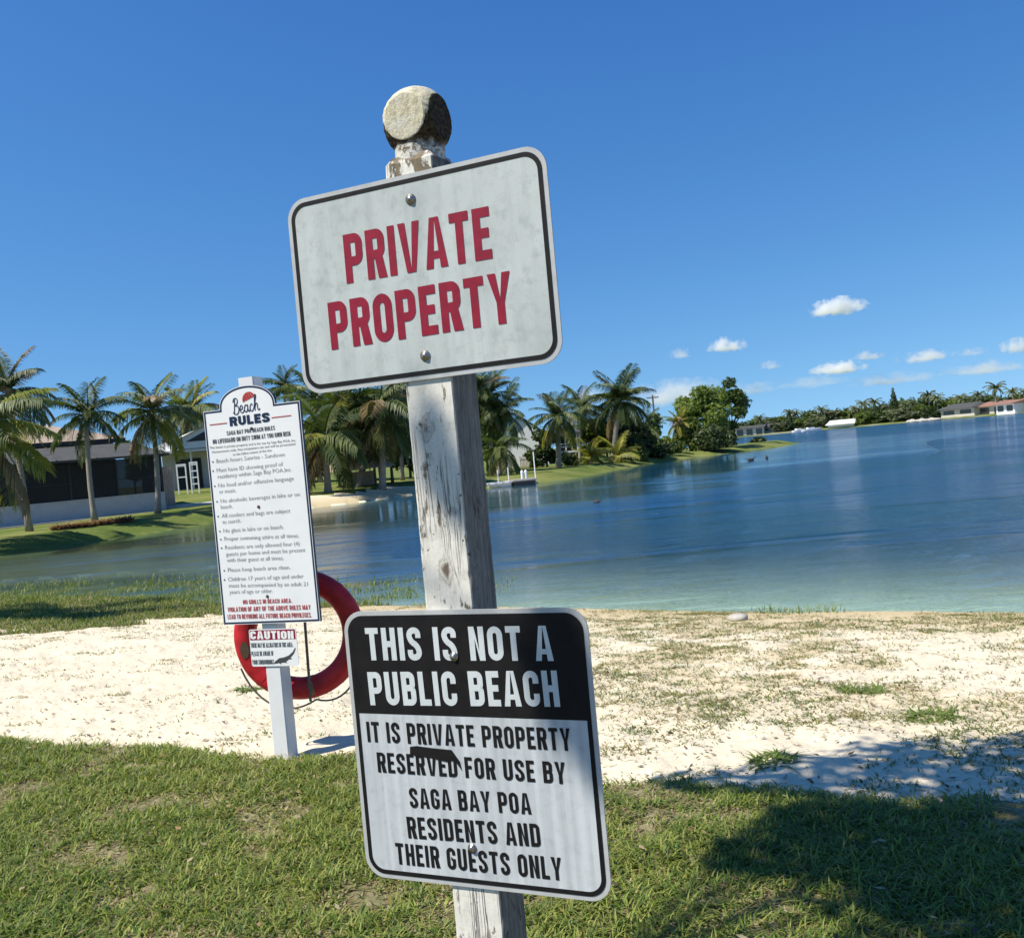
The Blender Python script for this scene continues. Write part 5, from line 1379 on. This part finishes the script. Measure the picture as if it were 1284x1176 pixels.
# ================================================================ DOCK
p = at(611, 608, 60); q = at(672, 604, 60.5); a, L_ = frame_from(p, q); dk = empty('floating_dock', (p[0], p[1], WZ), a); tag(dk, 'floating dock with pale left half and darker right half at the green point', 'dock')
h1 = L_ * .5
for i in range(10): w_ = h1 / 10; MB().box((i * w_, -.2, .20), (i * w_ + w_ * .93, 1.7, .30)).build('deck_board', M['stucco_w' if i % 3 else 'stucco'], dk)
for i in range(10): w_ = (L_ - h1) / 10; MB().box((h1 + .06 + i * w_, -.2, .24), (h1 + .06 + i * w_ + w_ * .93, 1.5, .34)).build('deck_board', M['wood_g'], dk)
MB().box((.05, -.1, -.1), (h1 - .05, 1.6, .197)).build('float', M['concrete'], dk); MB().box((h1 + .1, -.1, -.1), (L_ - .05, 1.4, .237)).build('float', M['frame_d'], dk)
for x, y, z in ((.75, .2, 1.05), (h1, 1.0, 1.15), (L_, .0, 2.0)): MB().tube([(x, y, -.6), (x, y, z)], .035, 6).build('mooring_pole', M['white_paint'], dk)
for x in (.79, .87): MB().lathe([(.09, .342), (.09, .75), (.11, .78), (.02, .9)], 10, (L_ * x, 1.1, 0)).build('bollard', M['white_paint'], dk)
# pavilion, white roofed house, pale fence
p = at(703, 583, 84); z_ = ZM(p[0], p[1]); zt_ = at(712, 545, 84)[2] - z_; pv = empty('pavilion', (p[0], p[1], z_)); tag(pv, 'raised dark pavilion with white columns and railing on the green point', 'pavilion'); zf = zt_ * .46
MB().box((0, 0, zf - .15), (1.7, 1.6, zf)).build('floor_deck', M['white_paint'], pv)
for x in (.02, .55, 1.1, 1.58): MB().box((x, .02, zf + .003), (x + .1, .12, zt_)).build('column', M['white_paint'], pv)
for x in (.1, 1.5): MB().box((x, .1, -.2), (x + .12, .22, zf - .153)).build('support', M['bark_d'], pv)
for z in (.35, .6): MB().box((.12, .04, zf + z), (1.57, .09, zf + z + .07)).build('railing', M['white_paint'], pv)
gable_roof(-.3, 2.0, -.3, 1.9, zt_ + .2, zt_ + .75, hip=.8).build('roof', M['shingle_g'], pv); MB().box((.1, 1.2, zf + .003), (1.6, 1.5, zt_ - .003)).build('back_wall', M['dark'], pv)
p = at(640, 585, 98); z_ = ZM(p[0], p[1]); hw2 = empty('house', (p[0], p[1], z_), R(0)); tag(hw2, 'house with bright white gable roof showing between the dock trees and a palm', 'house')
zr_ = at(655, 519, 98)[2] - z_; ze_ = at(680, 545, 98)[2] - z_
mb = MB(); mb.add([(-.5, 0, ze_), (1.25, -.2, zr_), (4.2, 0, ze_), (-.5, 8, ze_), (1.25, 8, zr_), (4.2, 8, ze_)], [(0, 1, 4, 3), (1, 2, 5, 4)]); mb.build('roof', M['roof_w'], hw2)
MB().prism([(-.3, -.2), (4.0, -.2), (4.0, ze_ - .05), (1.25, zr_ - .15), (-.3, ze_ - .05)], .15, 7.8).build('wall', M['stucco_w'], hw2)
p = at(652, 578, 88); q = at(677, 576, 88); a, L_ = frame_from(p, q); z_ = ZM(p[0], p[1]); fc = empty('pale_fence', (p[0], p[1], z_), a); tag(fc, 'short pale picket fence below the white gable roof', 'fence')
for k in range(14): MB().box((k * L_ / 14, 0, 0), (k * L_ / 14 + .08, .04, 1.1 + .2 * math.sin(k * 3.7))).build('picket', M['wood'], fc)
MB().box((0, .043, .7), (L_, .09, .8)).build('rail', M['wood'], fc)
# utility pole
p = at(822, 540, 165); p[2] = ZM(p[0], p[1]); zt_ = at(820.5, 495, 165)[2] - p[2]; up_ = empty('utility_pole', p); tag(up_, 'dark utility pole with crossarm behind the shore trees', 'utility pole')
MB().tube([(0, 0, 0), (0, 0, zt_)], [.20, .14], 8).build('pole', M['bark_d'], up_); MB().box((-1.0, -.06, zt_ - .55), (1.0, .06, zt_ - .38)).build('crossarm', M['bark_d'], up_)
for x in (-.9, -.45, .45, .9): MB().lathe([(.05, 0), (.08, .08), (.03, .18)], 8, (x, 0, zt_ - .377)).build('insulator', M['stucco'], up_)


def bird(px, py, s_, lab, rz, seed):
    p = gz(px, py, WZ); o = empty('water_bird', p, rz); tag(o, lab, 'bird', 'birds swimming on the lake')
    mb = MB(); n = 12; vs = []; prof = [(-.30, .02, .10), (-.22, .07, .08), (-.1, .11, .06), (.05, .12, .055), (.16, .09, .07), (.21, .055, .12), (.235, .042, .18), (.25, .042, .22), (.285, .045, .25), (.32, .03, .245), (.37, .012, .235), (.40, .004, .232)]
    for x, r_, z in prof:
        for k in range(n): a = 2 * math.pi * k / n; vs.append((x * s_, r_ * math.cos(a) * s_, (z + r_ * .9 * math.sin(a)) * s_))
    mb.add(vs, [(i * n + k, i * n + (k + 1) % n, (i + 1) * n + (k + 1) % n, (i + 1) * n + k) for i in range(len(prof) - 1) for k in range(n)]); mb.build('body', M['feather'], o, smooth=True)
    MB().add([(-.28 * s_, -.02 * s_, .11 * s_), (-.44 * s_, -.05 * s_, .17 * s_), (-.44 * s_, .05 * s_, .17 * s_), (-.28 * s_, .02 * s_, .11 * s_), (-.3 * s_, 0, .07 * s_)], [(0, 1, 2, 3), (0, 4, 1), (3, 2, 4)]).build('tail', M['feather'], o)


bird(942, 577.5, 1.0, 'dark bird swimming nearest the grass spit, left of two', 0.2, 1)
bird(961.5, 575, .9, 'dark bird swimming upright, right of the two near the spit', 1.4, 2)
bird(748, 630, .55, 'dark bird swimming alone in front of the green point', 2.6, 3)

# ================================================================ CLOUDS
t = NT('cloud_vapour'); t.t.nodes.remove(t.b)
c = t.coord(); oi = t.n('ObjectInfo'); ad = t.n('VectorMath', operation='MULTIPLY_ADD'); t.l(oi.outputs['Random'], ad.inputs[0]); ad.inputs[1].default_value = (37, 21, 13); t.l(c, ad.inputs[2])
ln = t.n('VectorMath', operation='LENGTH'); t.l(c, ln.inputs[0])
sx = t.n('SeparateXYZ'); t.l(c, sx.inputs[0])
flatb = t.n('MapRange'); t.l(sx.outputs[2], flatb.inputs[0]); flatb.inputs[1].default_value = -.75; flatb.inputs[2].default_value = -.1; flatb.inputs[3].default_value = -1.1; flatb.inputs[4].default_value = 0
sc_ = t.n('VectorMath', operation='MULTIPLY'); t.l(ad.outputs[0], sc_.inputs[0]); sc_.inputs[1].default_value = (2.3, 2.0, 1.1)
nz_ = t.noise(sc_.outputs[0], 1.15, 5, .58)
dn = t.math('ADD', t.math('MULTIPLY', t.math('SUBTRACT', 1.0, ln.outputs['Value']), 1.0), t.math('MULTIPLY', t.math('SUBTRACT', nz_, .5), 3.0))
dn = t.math('ADD', dn, flatb.outputs[0]); oc = t.n('SeparateColor'); t.l(oi.outputs['Color'], oc.inputs[0])
dn = t.math('MULTIPLY', t.math('MAXIMUM', t.math('SUBTRACT', dn, .22), 0), oc.outputs[0])
pvn = t.t.nodes.new('ShaderNodeVolumePrincipled'); pvn.inputs['Color'].default_value = (1, 1, 1, 1); pvn.inputs['Anisotropy'].default_value = .2; t.l(dn, pvn.inputs['Density']); t.l(pvn.outputs[0], t.out.inputs['Volume']); M['cloud'] = t.m
me = MB().lathe([(math.sin(math.pi * i / 10) + 1e-4, -math.cos(math.pi * i / 10)) for i in range(11)], 18).mesh('cloud', M['cloud'])
for px, py, wp, hp, dn_, lab in ((1050, 389, 84, 36, 1.0, 'brightest puffy white cloud high over the far shore'), (911, 436, 54, 30, .8, 'small puffy cloud above the round tree on the point'), (853, 446, 34, 22, .4, 'tiny faint cloud left of the small puffy one'),
                                 (965, 460, 32, 18, .4, 'tiny faint cloud over the airy tree tip'), (1052, 464, 78, 27, .8, 'wide flat based white cloud below the brightest one'), (1089, 448, 44, 20, .5, 'small thin cloud right above the wide flat one'),
                                 (1160, 449, 78, 26, .45, 'stretched cloud over the grey seawall'), (1218, 443, 50, 18, .2, 'faint wisp between the stretched cloud and the right edge'), (1274, 437, 46, 32, .7, 'puffy cloud touching the right edge of the view'),
                                 (1236, 464, 120, 28, .16, 'wide hazy cloud above the tallest far palm'), (1120, 478, 130, 26, .10, 'very faint cloud bank over the conifer'), (1020, 482, 110, 24, .09, 'very faint cloud bank over the long white roof'),
                                 (848, 498, 150, 52, .20, 'broad pale cloud behind the utility pole'), (740, 500, 70, 34, .22, 'pale cloud peeking between the palms on the point'), (940, 490, 100, 26, .12, 'faint cloud behind the airy tree')):
    D_ = 3000; p = at(px, py, D_); k = D_ / F; o = link('cloud', me, None, p, 0); o.scale = (wp * k * .5, wp * k * .35, hp * k * .5); o.color = (dn_ * .11, 0, 0, 1)
    tag(o, lab, 'cloud', 'clouds over the lake')
